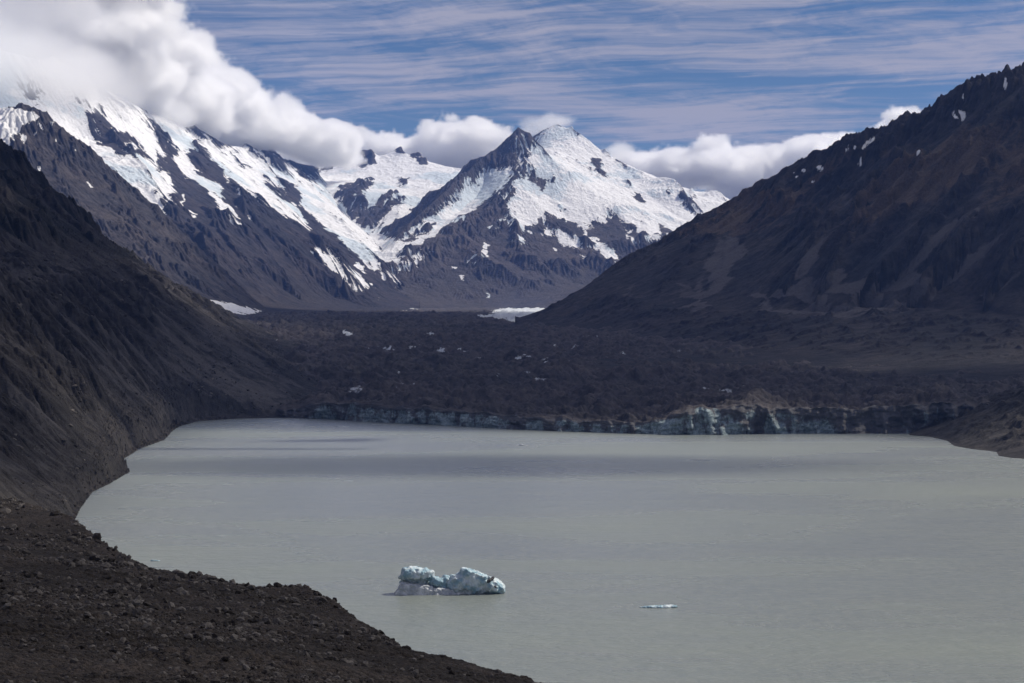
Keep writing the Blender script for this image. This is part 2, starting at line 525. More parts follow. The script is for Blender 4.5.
# right mountain
MH = Mask(520, 20, 1120, 420)
MH.poly([(476, 288), (490, 268), (515, 252), (505, 270), (485, 285)], 1.0, **A7)
MH.poly([(713, 188), (722, 190), (733, 208), (720, 205)], 1.0, **A7)
MH.poly([(733, 180), (742, 185), (754, 196), (743, 215), (737, 200)], 1.0, **A7)
MH.poly([(740, 145), (748, 140), (745, 158)], 1.0, **A7)
MH.poly([(853, 95), (860, 110), (856, 130), (848, 120)], 1.0, **A7)
for x, y, r in ((368, 337, 11), (322, 342, 6), (308, 358, 6), (350, 372, 5), (440, 288, 7), (458, 284, 6), (470, 328, 7), (474, 315, 5), (627, 296, 9), (300, 350, 3)):
    MH.spot(x, y, r, 1.0, **A7)
MH.done(1)
MS = Mask(520, 20, 1120, 420)       # its scree
for p, a, v in (([(690, 365), (740, 300), (760, 210), (830, 260), (790, 310), (760, 370), (730, 420), (690, 466), (640, 462), (570, 360), (600, 380), (640, 415), (650, 365), (690, 420)], A8, .8),
             ([(380, 430), (410, 385), (420, 390), (395, 440)], A8, .5), ([(560, 462), (690, 460), (690, 468), (560, 470)], A8, 1.),
             ([(280, 68), (330, 50), (400, 12), (480, -10), (560, -10), (530, 40), (640, -5), (800, -5), (740, 50), (700, 80), (500, 97), (340, 82)], A9, 1.),
             ([(640, 683), (760, 570), (870, 480), (864, 495), (720, 645), (690, 690)], A7, .8),
             ([(300, 620), (330, 560), (380, 515), (360, 570), (325, 620)], A7, .8), ([(60, 600), (110, 530), (120, 540), (90, 640)], A7, .7),
             ([(500, 665), (620, 560), (770, 430), (785, 435), (640, 580), (570, 690), (430, 690)], A7, .8),
             ([(200, 690), (300, 650), (430, 600), (440, 610), (380, 690)], A7, .8),
             ([(790, 690), (904, 600), (904, 620), (830, 690)], A7, .7), ([(0, 660), (20, 640), (60, 700), (0, 700)], A7, .6),
             ([(420, 415), (490, 395), (470, 410), (430, 425)], A7, .5)):
    MS.poly(p, v, **a)
MS.done(3)

# pale ice on the valley floor
MI = Mask(180, 290, 1000, 450)
MI.poly([(120, 428), (230, 440), (340, 465), (300, 484), (200, 464), (140, 442)], 1.0, **A3)
MI.poly([(940, 460), (1000, 462), (980, 469)], 1.0, **A3)
MI.poly([(378, 452), (470, 447), (428, 437), (600, 408), (700, 400), (650, 455), (600, 477), (520, 477), (470, 464), (400, 461)], 1.0, **A6)
MI.poly([(77, 424), (110, 425), (100, 432)], 1.0, **A6)
_r2 = np.random.RandomState(3)
MI.poly([(208, 300), (225, 302), (262, 311), (250, 314), (215, 306)], 1.0)
for x, y, r in ((702, 203, 9), (725, 205, 6), (755, 267, 12), (460, 143, 9), (235, 143, 9), (410, 182, 5), (590, 210, 6), (255, 298, 14), (270, 285, 4), (371, 290, 4),
                (300, 182, 7), (316, 182, 6), (342, 187, 8), (430, 175, 6), (490, 188, 9), (35, 160, 5), (850, 180, 12), (980, 196, 7), (815, 205, 5), (560, 190, 5),
                (765, 215, 10), (108, 168, 4), (370, 250, 6), (390, 240, 6), (540, 185, 5), (640, 255, 5), (720, 250, 5), (800, 178, 6), (160, 80, 5), (390, 78, 6), (410, 76, 5)):
    MI.spot(x, y, r * 1.5, 0.42 + 0.33 * _r2.rand(), o=(260, 280), k=0.3711)
for x, y, r in ((240, 290, 18), (262, 285, 10), (215, 295, 12), (180, 288, 10), (290, 292, 6), (95, 190, 8), (60, 180, 5)):
    MI.spot(x, y, r, 0.5, **A9)
MI.done(2)

# ------------------------------------------------------------------ materials
def new_mat(name):
    m = bpy.data.materials.new(name)
    m.use_nodes = True
    return m, NT(m.node_tree)


def attr(t, name):
    return t.n('ShaderNodeAttribute', attribute_name=name).outputs['Fac']


def rock_material(name, base, base2, scree, L, snowcol=(0.84, 0.835, 0.83), bump=1.0, grass=None, veg=0.0):
    """rock with scree and snow laid on by the ground's own attributes; L = size of the rock structure in metres"""
    m, t = new_mat(name)
    pos = t.n('ShaderNodeNewGeometry').outputs['Position']
    n_big = t.noise(pos, 1.0 / (L * 6), 5, 0.6)
    n_mid = t.noise(pos, 1.0 / L, 7, 0.65)
    n_fine = t.noise(pos, 6.0 / L, 6, 0.7)
    col = t.mix(t.step(n_big, 0.35, 0.65), base, base2)
    dark = t.n('ShaderNodeMix', data_type='RGBA', blend_type='MULTIPLY', ins={0: 1.0, 6: col, 7: t.mix(t.step(n_mid, 0.3, 0.7), (0.5, 0.5, 0.52), (1.5, 1.48, 1.45))})
    col = dark.outputs[2]
    sc = attr(t, 'scree')
    scm = t.step(t.math('ADD', sc, t.math('MULTIPLY', t.math('SUBTRACT', n_mid, 0.5), 1.1)), 0.22, 1.0)
    col = t.mix(scm, col, t.mix(n_fine, tuple(c * 0.75 for c in scree), tuple(c * 1.25 for c in scree)))
    if grass:
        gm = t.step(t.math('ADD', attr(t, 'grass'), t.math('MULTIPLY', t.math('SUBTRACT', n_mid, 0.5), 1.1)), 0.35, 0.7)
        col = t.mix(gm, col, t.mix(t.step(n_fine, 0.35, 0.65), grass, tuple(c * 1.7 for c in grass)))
    sn = attr(t, 'snow')
    snm = t.step(t.math('ADD', t.math('ADD', sn, t.math('MULTIPLY', t.math('SUBTRACT', n_mid, 0.5), 0.9)), t.math('MULTIPLY', t.math('SUBTRACT', n_fine, 0.5), 1.1)), 0.40, 0.60)
    ice = attr(t, 'ice')
    scol = t.mix(t.step(t.math('ADD', ice, t.math('MULTIPLY', t.math('SUBTRACT', n_mid, 0.5), 1.2)), 0.4, 0.8), snowcol, (0.60, 0.67, 0.71))
    snow_shade = t.step(t.noise(pos, 3.2 / L, 6, 0.75), 0.46, 0.68)  # grey mottle painted into the snow for the shading of its crevasses
    scol = t.mix(t.math('MULTIPLY', snow_shade, 0.6), scol, (0.50, 0.50, 0.51))
    col = t.mix(snm, col, scol)
    b1 = t.n('ShaderNodeBump', ins={'Strength': 0.9 * bump, 'Distance': L * 0.35, 'Height': n_mid})
    b2 = t.n('ShaderNodeBump', ins={'Strength': t.math('SUBTRACT', 0.8 * bump, t.math('MULTIPLY', snm, 0.35 * bump)), 'Distance': L * 0.12, 'Height': n_fine, 'Normal': b1.outputs[0]})
    bs = t.n('ShaderNodeBsdfPrincipled', ins={'Base Color': col, 'Roughness': 0.9, 'Specular IOR Level': 0.15, 'Normal': b2.outputs[0]})
    t.n('ShaderNodeOutputMaterial', ins={'Surface': bs.outputs[0]})
    return m


M_far = rock_material('alpine_rock_and_snow', (0.046, 0.042, 0.043), (0.074, 0.062, 0.058), (0.066, 0.058, 0.055), 90.0)
M_range = rock_material('range_rock_and_snow', (0.026, 0.024, 0.027), (0.042, 0.035, 0.035), (0.038, 0.033, 0.032), 80.0)
M_right = rock_material('dark_hill_rock', (0.022, 0.021, 0.023), (0.040, 0.034, 0.032), (0.090, 0.081, 0.078), 35.0, grass=(0.060, 0.044, 0.032))
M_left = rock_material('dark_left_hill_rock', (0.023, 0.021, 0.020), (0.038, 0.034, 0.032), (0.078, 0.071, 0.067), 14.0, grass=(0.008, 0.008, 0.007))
print('masks+mats', round(time.time() - T0, 1))

M_spur = rock_material('dark_spur_rock', (0.036, 0.034, 0.038), (0.058, 0.050, 0.049), (0.058, 0.052, 0.05), 50.0)


def glacier_material():
    m, t = new_mat('rubble_covered_ice')
    pos = t.n('ShaderNodeNewGeometry').outputs['Position']
    big = t.noise(pos, 1 / 400.0, 4, 0.6)
    mid = t.noise(pos, 1 / 22.0, 7, 0.7)
    fine = t.noise(pos, 1 / 3.5, 6, 0.7)
    deb = t.mix(t.step(big, 0.35, 0.65), (0.046, 0.041, 0.041), (0.068, 0.058, 0.056))
    deb = t.n('ShaderNodeMix', data_type='RGBA', blend_type='MULTIPLY', ins={0: 1.0, 6: deb, 7: t.mix(t.step(mid, 0.3, 0.7), (0.5, 0.5, 0.52), (1.5, 1.5, 1.48))}).outputs[2]
    pale = t.step(t.math('ADD', attr(t, 'pale'), t.math('MULTIPLY', t.math('SUBTRACT', mid, 0.5), 1.0)), 0.4, 0.62)
    pcol = t.mix(t.step(fine, 0.3, 0.7), (0.42, 0.45, 0.47), (0.74, 0.77, 0.78))
    col = t.mix(pale, deb, pcol)
    # ice cliff: blue-grey ice with streaks of grit washing down it
    sp = t.n('ShaderNodeSeparateXYZ', ins={0: pos})
    st = t.noise(t.xyz(sp.outputs[0], t.math('MULTIPLY', sp.outputs[1], 0.5), t.math('ADD', t.math('MULTIPLY', sp.outputs[2], 0.4), t.math('MULTIPLY', sp.outputs[0], 0.15))), 1 / 11.0, 7, 0.72, 0.6)
    st2 = t.noise(pos, 1 / 30.0, 5, 0.6)
    bl = t.step(t.math('ADD', attr(t, 'blue'), t.math('MULTIPLY', t.math('SUBTRACT', t.math('ADD', st, st2), 1.0), 3.2)), 0.5, 1.1)
    icecol = t.mix(t.step(fine, 0.3, 0.75), (0.11, 0.155, 0.17), (0.40, 0.47, 0.47))
    grit = t.mix(st, (0.024, 0.023, 0.026), (0.17, 0.165, 0.165))
    cl = t.mix(bl, grit, icecol)
    col = t.mix(t.step(attr(t, 'cliff'), 0.2, 0.9), col, cl)
    b1 = t.n('ShaderNodeBump', ins={'Strength': 0.9, 'Distance': 5.0, 'Height': mid})
    b2 = t.n('ShaderNodeBump', ins={'Strength': 0.8, 'Distance': 0.9, 'Height': fine, 'Normal': b1.outputs[0]})
    bs = t.n('ShaderNodeBsdfPrincipled', ins={'Base Color': col, 'Roughness': 0.85, 'Specular IOR Level': 0.2, 'Normal': b2.outputs[0]})
    t.n('ShaderNodeOutputMaterial', ins={'Surface': bs.outputs[0]})
    return m


M_glac = glacier_material()


def gravel_material(name, stone=False):
    m, t = new_mat(name)
    pos = t.n('ShaderNodeNewGeometry').outputs['Position']
    v = t.n('ShaderNodeTexVoronoi', feature='F1', ins={'Vector': pos, 'Scale': 4.5})
    v2 = t.n('ShaderNodeTexVoronoi', feature='F1', ins={'Vector': pos, 'Scale': 14.0})
    fine = t.noise(pos, 9.0, 5, 0.7)
    midn = t.noise(pos, 0.8, 5, 0.65)
    if stone:
        info = t.n('ShaderNodeAttribute', attribute_name='shade').outputs['Fac']
        col = t.mix(info, (0.026, 0.021, 0.018), (0.15, 0.134, 0.118))
        col = t.mix(t.step(fine, 0.35, 0.7), col, t.n('ShaderNodeHueSaturation', ins={'Value': 0.62, 'Color': col}).outputs[0])
        b = t.n('ShaderNodeBump', ins={'Strength': 0.5, 'Distance': 0.05, 'Height': fine})
    else:
        col = t.mix(attr(t, 'tone'), (0.021, 0.0168, 0.0142), (0.042, 0.034, 0.029))
        sepc = t.n('ShaderNodeSeparateColor', ins={0: v.outputs['Color']})
        col = t.n('ShaderNodeMix', data_type='RGBA', blend_type='MULTIPLY', ins={0: 1.0, 6: col, 7: t.mix(sepc.outputs[0], (0.5, 0.5, 0.5), (1.6, 1.57, 1.52))}).outputs[2]
        col = t.mix(t.step(midn, 0.35, 0.7), col, t.n('ShaderNodeHueSaturation', ins={'Value': 0.7, 'Color': col}).outputs[0])
        hgt = t.math('ADD', t.math('MULTIPLY', t.math('SUBTRACT', 1.0, v.outputs['Distance']), 1.0), t.math('MULTIPLY', t.math('SUBTRACT', 1.0, v2.outputs['Distance']), 0.4))
        b = t.n('ShaderNodeBump', ins={'Strength': 0.9, 'Distance': 0.12, 'Height': hgt})
    bs = t.n('ShaderNodeBsdfPrincipled', ins={'Base Color': col, 'Roughness': 0.9, 'Specular IOR Level': 0.2, 'Normal': b.outputs[0]})
    t.n('ShaderNodeOutputMaterial', ins={'Surface': bs.outputs[0]})
    return m


M_fore = gravel_material('moraine_gravel')
M_stone = gravel_material('moraine_stone', True)


def water_material():
    m, t = new_mat('silty_lake_water')
    pos = t.n('ShaderNodeNewGeometry').outputs['Position']
    wide = t.noise(t.mapping(pos, scale=(1 / 420.0, 1 / 220.0, 1)), 1.0, 5, 0.6, 0.4)
    band = t.noise(t.mapping(pos, scale=(1 / 120.0, 1 / 45.0, 1), rot=(0, 0, 0.12)), 1.0, 5, 0.6, 0.3)
    col = t.mix(t.step(wide, 0.3, 0.7), (0.150, 0.170, 0.178), (0.176, 0.200, 0.172))
    col = t.mix(t.math('MULTIPLY', t.step(band, 0.4, 0.75), 0.25), col, (0.195, 0.212, 0.180))
    rip = t.noise(t.mapping(pos, scale=(1 / 2.2, 1 / 1.3, 1), rot=(0, 0, 0.3)), 1.0, 5, 0.6)
    rip2 = t.noise(t.mapping(pos, scale=(1 / 9.0, 1 / 5.0, 1), rot=(0, 0, -0.2)), 1.0, 5, 0.6)
    rip3 = t.noise(t.mapping(pos, scale=(1 / 34.0, 1 / 22.0, 1), rot=(0, 0, -0.35)), 1.0, 6, 0.65)
    ripple_light = t.step(t.noise(t.mapping(pos, scale=(1 / 3.5, 1 / 15.0, 1), rot=(0, 0, 0.1)), 1.0, 5, 0.7), 0.35, 0.7)  # pale flecks painted into the colour for foam and light on wind ripples
    col = t.mix(t.math('MULTIPLY', ripple_light, 0.34), col, (0.235, 0.25, 0.225))
    b = t.n('ShaderNodeBump', ins={'Strength': 0.8, 'Distance': 0.5, 'Height': t.math('ADD', t.math('ADD', rip, t.math('MULTIPLY', rip2, 1.8)), t.math('MULTIPLY', rip3, 3.5))})
    rough = t.step(wide, 0.35, 0.7, 0.24, 0.32)
    bs = t.n('ShaderNodeBsdfPrincipled', ins={'Base Color': col, 'Roughness': rough, 'IOR': 1.33, 'Specular IOR Level': 0.5, 'Normal': b.outputs[0]})
    t.n('ShaderNodeOutputMaterial', ins={'Surface': bs.outputs[0]})
    return m


M_water = water_material()
def pack(name, X, Y, Z, mat, attrs):
    f = lambda a: np.asarray(a, np.float32)
    return name, f(X), f(Y), f(Z), mat, {k: f(v) for k, v in attrs.items()}


def W_(lines):
    return [[wpt(*p) for p in L] for L in lines]


def shelter(h, r):
    """how hollow the ground is: positive in gullies"""
    return blur(h, r, times=2) - h


def slope_of(pt, h):
    gy = np.gradient(h, axis=0) / (pt.S * pt.dv)
    gx = np.gradient(h, axis=1) / (pt.S * pt.du)
    return np.sqrt(gx * gx + gy * gy)


def cover(pt, mask, h, j, hollow=0.0, seed=0):
    n1 = fbm(pt.X, pt.Y, 150, 5, 0.62, 31 + seed); n2 = fbm(pt.X, pt.Y, 150, 5, 0.62, 57 + seed)
    m = mask.at(pt, h, n1 * j, n2 * j)
    wide = blur(m, 4)
    s = 0.62 * m + 0.38 * wide + 0.16 * fbm(pt.X, pt.Y, 70, 5, 0.7, 63 + seed) * (1 - np.abs(2 * wide - 1) ** 2)
    if hollow:
        s = s + hollow * np.clip(shelter(h, 3) / (pt.S * 1.0), -1, 1) * (1 - np.abs(2 * wide - 1) ** 2 * 0.8)
    reach = np.clip(blur(m, 14) * 2.2, 0, 1)
    rib = np.clip(shelter(h, 4) / pt.S, -1.5, 1.5)
    s = s + 0.42 * np.clip(rib, 0, 1.2) * reach * (1 - m)
    s = s - 0.62 * np.clip(-rib - 0.15, 0, 1.2) * np.clip(2.3 - 2 * blur(m, 14), 0.35, 1) * m
    s = s - 0.3 * sstep(ridged(pt.X + 0.4 * pt.Y, pt.Y, 260, 5, 0.6, 64 + seed), 0.95, 1.5) * m
    return np.clip(s, 0, 1)


FAST_E = 1.0


# ---- central peak
def build_peak():
    pt = Patch(372, 860, 13600, 20500, 0.8, 0.9)
    sky_ = [[(518, 127, 17000), (509, 137, 16950), (496, 149, 16850), (485, 157, 16750), (475, 164, 16650), (463, 177, 16450), (453, 185, 16300), (441, 195, 16100), (430, 205, 15900), (410, 222, 15600), (398, 238, 15350), (392, 250, 15100)],
            [(518, 127, 17000), (524, 131, 16990), (530, 133, 16980), (534, 139, 16950), (541, 146, 16900), (552, 159, 16800), (560, 168, 16700)],
            [(522, 142, 18300), (535, 135, 18300), (545, 129, 18300), (557, 124, 18400), (566, 128, 18400), (572, 126, 18350), (575, 131, 18300), (582, 135, 18250), (590, 141, 18200), (600, 150, 18100), (606, 149, 18050), (612, 158, 18000), (627, 165, 17800), (643, 172, 17600), (650, 178, 17500), (665, 177, 17400), (674, 179, 17300), (682, 187, 17200), (688, 198, 17000)],
            [(688, 198, 17400), (692, 187, 17500), (699, 199, 17500), (710, 190, 17600), (719, 191, 17600), (727, 200, 17500), (760, 215, 17500), (860, 225, 17500)]]
    ribs = [[(518, 127, 17000), (524, 143, 16850), (526, 158, 16700), (522, 168, 16550), (512, 178, 16350), (504, 190, 16200), (496, 199, 16050), (484, 209, 15900), (473, 216, 15700), (455, 232, 15400), (441, 240, 15200), (420, 250, 15000), (402, 258, 14850)],
            [(496, 199, 16050), (497, 215, 15800), (490, 228, 15600), (470, 243, 15300), (441, 265, 14950), (418, 281, 14650), (414, 297, 14450)],
            [(497, 215, 15800), (515, 235, 15500), (520, 260, 15050), (515, 285, 14700), (505, 303, 14450)],
            [(560, 205, 16300), (575, 235, 15800), (590, 262, 15250), (600, 290, 14750)],
            [(560, 168, 16700), (600, 192, 16600), (640, 222, 16200), (665, 245, 15700), (680, 262, 15300)],
            [(600, 150, 18100), (625, 180, 17400), (655, 200, 17000), (690, 225, 16500), (720, 245, 16000)],
            [(688, 198, 17000), (705, 212, 16800), (730, 230, 16500)]]
    gul = [[(485, 182, 16600), (478, 195, 16450), (455, 215, 15950), (437, 230, 15550), (420, 243, 15200), (400, 258, 14900)],
           [(536, 168, 16600), (530, 185, 16450)],
           [(545, 240, 15500), (550, 270, 15000), (555, 295, 14550)],
           [(530, 195, 16250), (545, 215, 15950)],
           [(548, 150, 17600), (575, 165, 17300), (610, 185, 17000)],
           [(640, 255, 15500), (640, 285, 14800)],
           [(690, 205, 17100), (712, 225, 16700)]]
    base = [[(372, 290, 14000), (414, 301, 14300), (450, 306, 14200), (500, 307, 14150), (560, 302, 14000), (620, 300, 13900), (700, 300, 13700), (860, 290, 13700)],
            [(372, 311, 13650), (560, 310, 13650), (640, 308, 13600)],
            [(372, 262, 15300), (374, 250, 15900), (374, 240, 16800), (400, 245, 20400)], [(380, 255, 15400), (400, 225, 16400), (430, 198, 17300), (470, 168, 18000)],
            [(400, 245, 20400), (600, 235, 20400), (860, 250, 20400)]]
    h = pt.solve(W_(sky_ + ribs + gul + base))
    hi = sstep(h, 385, 640)
    smooth_zone = MG.at(pt, h)
    smooth_zone = blur(smooth_zone, 3)
    amp = hi * (1 - 0.72 * smooth_zone)
    h = h + amp * (ridged(pt.X, pt.Y, 700, 6, 0.52, 2) - 0.75) * 75
    h = h + hi * fbm(pt.X, pt.Y, 160, 5, 0.55, 9) * 9 * (1 - 0.4 * smooth_zone)
    h = pt.hold(h, W_(sky_ + ribs[:2]), 10)
    h0 = h.copy()
    h1, flow, dep = erode(pt, h, int(9 * FAST_E), 40000, 60, 5, cap=5, ke=0.25)
    h = h0 + (h1 - h0) * np.clip(1.15 - smooth_zone * 0.9, 0, 1)
    h = pt.hold(h, W_(sky_), 5)
    # seracs on the steep ice
    sl = slope_of(pt, h)
    snow = cover(pt, MG, h, 3.2, 0.2)
    crev = np.abs(perlin(pt.X / 60, h / 30 + pt.Y / 90, 77)) * np.clip(fbm(pt.X, pt.Y, 900, 2, 0.5, 41) + 0.35, 0, 1)
    h = h - crev * 14 * snow
    ice = np.clip(0.15 + 1.2 * fbm(pt.X, pt.Y, 800, 3, 0.5, 44) + (sl - 0.65) * 1.2, 0, 1)
    scree = sstep(h, 900, 420) * 0.55 + sstep(dep, 0.3, 3) * 0.3
    return pack('mountain_peak', pt.X, pt.Y, h, 'M_far', dict(snow=snow, ice=ice, scree=scree))


def build_basin():
    pt = Patch(285, 480, 14500, 21500, 0.8, 1.0)
    sky_ = [[(285, 160, 20000), (300, 163, 20000), (307, 163, 20000), (317, 168, 20000), (325, 161, 20000), (333, 156, 20000), (347, 155, 20000), (354, 151, 20000), (370, 150, 20000), (376, 156, 20000), (384, 155, 20000), (393, 151, 20000), (397, 148, 20000), (401, 146, 20000), (405, 154, 20000), (411, 156, 20000), (416, 153, 20000), (419, 152, 20000), (427, 161, 20000), (441, 165, 20000), (453, 168, 20000), (480, 170, 20000)]]
    rest = [[(330, 182, 19000), (360, 180, 19000), (400, 182, 18900), (440, 184, 18800), (478, 185, 18800)],
            [(338, 188, 17900), (350, 185, 17950), (365, 190, 17800), (375, 200, 17400), (380, 225, 16800), (375, 238, 16500)],
            [(350, 185, 17950), (345, 200, 17500), (352, 220, 17100)], [(393, 192, 17900), (404, 197, 17500), (398, 212, 17000)],
            [(320, 188, 18200), (335, 210, 17600), (352, 228, 17000), (372, 240, 16400), (388, 258, 15800), (395, 275, 15300), (395, 290, 14800)],
            [(432, 190, 18000), (420, 212, 17300), (407, 235, 16500), (401, 255, 15800), (400, 272, 15300)],
            [(395, 292, 14700), (360, 305, 14600), (290, 305, 14600)], [(470, 200, 17800), (442, 235, 16200)],
            [(295, 185, 18000), (300, 215, 16500), (320, 250, 15500), (340, 280, 14900)], [(285, 220, 21400), (480, 220, 21400)]]
    low = [[wpt(a, 0, c)[:2] + (zz,) for a, c, zz in ((422, 14520, 250), (440, 15000, 250), (455, 15600, 400), (470, 16500, 800))], [wpt(a, 0, c)[:2] + (zz,) for a, c, zz in ((478, 14520, 100), (478, 15500, 100), (478, 16500, 600))]]
    h = pt.solve(W_(sky_ + rest) + low)
    rock = 1 - blur(ME.at(pt, h), 2)
    h = h + (ridged(pt.X, pt.Y, 600, 6, 0.55, 12) - 0.7) * (14 + 55 * rock) * sstep(h, 450, 800)
    h = h + fbm(pt.X, pt.Y, 200, 5, 0.55, 19) * (5 + 12 * rock)
    h1, flow, dep = erode(pt, h, int(3 * FAST_E), 30000, 50, 15, cap=5)
    h = h + (h1 - h) * np.clip(rock, 0.1, 1)
    h = pt.hold(h, W_(sky_), 4)
    snow = cover(pt, ME, h, 3.0, 0.15)
    h = h - np.abs(perlin(pt.X / 70, pt.Y / 45, 77)) * 12 * snow * np.clip(fbm(pt.X, pt.Y, 700, 2, 0.5, 43) + 0.5, 0, 1)
    ice = np.clip(0.25 + 1.2 * fbm(pt.X, pt.Y, 700, 3, 0.5, 45), 0, 1)
    return pack('mountain_basin', pt.X, pt.Y, h, 'M_far', dict(snow=snow, ice=ice, scree=0 * h))


def build_range():
    pt = Patch(-70, 420, 9200, 19800, 1.0, 1.1)
    sky_ = [[(-70, 45, 11800), (0, 50, 12200), (40, 60, 12450), (53, 56, 12500), (75, 68, 12800), (102, 88, 13300), (130, 102, 13900), (150, 113, 14300), (165, 118, 14600), (180, 124, 15000), (187, 129, 15100), (195, 127, 15300), (203, 132, 15500), (216, 141, 15800), (228, 146, 16100), (240, 146, 16500), (247, 143, 16700), (254, 149, 16900), (262, 154, 17000), (269, 146, 17300), (277, 156, 17500), (290, 162, 17900), (306, 165, 18500), (316, 167, 19000)]]
    ribs = [[(195, 128, 15300), (212, 150, 14700), (228, 170, 14200), (245, 190, 13700), (270, 215, 13100), (300, 243, 12700), (340, 278, 12700), (375, 302, 13200)],
            [(269, 147, 17300), (280, 168, 16700), (292, 185, 16300), (305, 205, 15700), (325, 235, 15000), (345, 262, 14500), (372, 290, 14100)],
            [(247, 143, 16700), (258, 160, 16300), (270, 178, 15800)],
            [(150, 113, 14300), (165, 145, 13500), (175, 170, 12900), (185, 195, 12400), (205, 225, 11700), (235, 255, 11000), (262, 290, 10600), (280, 306, 10600)],
            [(100, 88, 13300), (95, 115, 12700), (110, 135, 12200), (145, 165, 11600), (160, 190, 11200), (185, 225, 10700), (205, 250, 10200), (230, 290, 9700)]]
    gul = [[(175, 140, 14200), (190, 165, 13500), (205, 185, 12900), (232, 220, 12300), (262, 252, 11800), (300, 290, 11700)],
           [(80, 140, 12000), (125, 160, 12100), (165, 197, 11500), (190, 240, 10700), (215, 280, 10000)],
           [(235, 160, 15800), (262, 185, 14900), (285, 208, 14200), (312, 232, 13700), (345, 265, 13300), (375, 296, 13500)],
           [(300, 178, 17300), (320, 200, 16300), (345, 225, 15500), (370, 250, 14900), (388, 272, 14500), (392, 290, 14200)]]
    base = [[(200, 302, 9250), (240, 308, 10000), (300, 309, 11800), (340, 308, 12700), (380, 306, 13600), (405, 300, 14300), (418, 290, 15000)], [(0, 250, 10000), (-70, 250, 10000)],
            [(-70, 130, 15000), (100, 150, 16500), (200, 190, 18500), (260, 200, 19700)], [(330, 190, 19700), (400, 260, 17000), (418, 280, 15500)],
            [(300, 311, 10500), (380, 310, 12500), (418, 310, 13500)], [(260, 315, 9250), (418, 316, 9600)]]
    h = pt.solve(W_(sky_ + ribs + gul + base))
    hi = sstep(h, 320, 520)
    sm = blur(ME.at(pt, h), 2)
    h = h + hi * (1 - 0.6 * sm) * (ridged(pt.X * 0.9 + pt.Y * 0.5, pt.Y * 0.45, 520, 6, 0.55, 22) - 0.75) * 70
    h = h + hi * fbm(pt.X, pt.Y, 180, 5, 0.55, 29) * 10 * (1 - 0.4 * sm)
    h = pt.hold(h, W_(sky_), 10)
    h0 = h.copy()
    h1, flow, dep = erode(pt, h, int(10 * FAST_E), 50000, 70, 25, cap=6, ke=0.3)
    h = h0 + (h1 - h0) * np.clip(1.2 - sm * 0.8, 0, 1)
    h = pt.hold(h, W_(sky_), 4)
    snow = cover(pt, ME, h, 3.2, 0.25)
    h = h - np.abs(perlin(pt.X / 50 + pt.Y / 80, pt.Y / 60, 78)) * 19 * snow * np.clip(fbm(pt.X, pt.Y, 700, 2, 0.5, 47) + 0.5, 0, 1)
    ice = np.clip(0.2 + 1.2 * fbm(pt.X, pt.Y, 700, 3, 0.5, 46), 0, 1)
    scree = sstep(h, 700, 300) * 0.22 + sstep(dep, 0.3, 3) * 0.2 + 0.35 * fbm(pt.X, pt.Y, 500, 4, 0.6, 73)
    return pack('mountain_range', pt.X, pt.Y, h, 'M_range', dict(snow=snow, ice=ice, scree=scree))


def build_spur():
    pt = Patch(-90, 300, 6900, 10600, 1.0, 1.1)
    sky_ = [[(-90, 120, 8600), (-20, 112, 8500), (0, 108, 8500), (10, 107, 8500), (15, 109, 8500), (21, 103, 8500), (33, 107, 8500), (41, 112, 8520), (53, 121, 8550), (64, 129, 8600), (86, 147, 8650), (98, 157, 8700), (115, 172, 8700), (127, 181, 8700), (144, 197, 8700), (162, 213, 8700), (185, 235, 8700), (206, 256, 8650), (232, 280, 8600), (257, 302, 8500)]]
    ribs = [[(98, 157, 8700), (115, 200, 8200), (135, 245, 7800), (160, 290, 7500)], [(21, 103, 8500), (30, 160, 8000), (50, 220, 7600)],
            [(185, 235, 8700), (195, 265, 8250), (210, 290, 7850)], [(60, 165, 8300), (75, 210, 7900), (100, 265, 7550)], [(140, 215, 8350), (165, 262, 7950), (185, 300, 7650)], [(0, 128, 8250), (-10, 160, 8000)]]
    base = [[(228, 316, 7600), (150, 311, 7250), (0, 300, 7250), (-90, 295, 7250)], [(-90, 170, 10500), (100, 230, 10500), (200, 300, 10200)], [(268, 312, 8800), (280, 318, 9300)], [(250, 314, 7900), (285, 320, 7500), (285, 322, 6950), (0, 315, 6950)]]
    low = [[wpt(a, 0, c)[:2] + (130.0,) for a, c in ((298, 6950), (298, 10550), (240, 10550))]]
    h = pt.solve(W_(sky_ + ribs + base) + low)
    hi = sstep(h, 220, 420)
    h = h + hi * (ridged(pt.X, pt.Y * 0.6, 300, 6, 0.58, 33) - 0.75) * 36
    h = h + hi * fbm(pt.X, pt.Y, 90, 5, 0.55, 39) * 8
    h = pt.hold(h, W_(sky_), 10)
    h, flow, dep = erode(pt, h, int(8 * FAST_E), 40000, 60, 35, cap=6, ke=0.3)
    h = pt.hold(h, W_(sky_), 4)
    snow = MD.at(pt, h, fbm(pt.X, pt.Y, 80, 4, 0.6, 31) * 2.0, fbm(pt.X, pt.Y, 80, 4, 0.6, 57) * 2.0)
    return pack('mountain_spur', pt.X, pt.Y, h, 'M_spur', dict(snow=snow, ice=0.2 + 0 * h, scree=sstep(h, 380, 220) * 0.6 + sstep(dep, 0.5, 3) * 0.3))


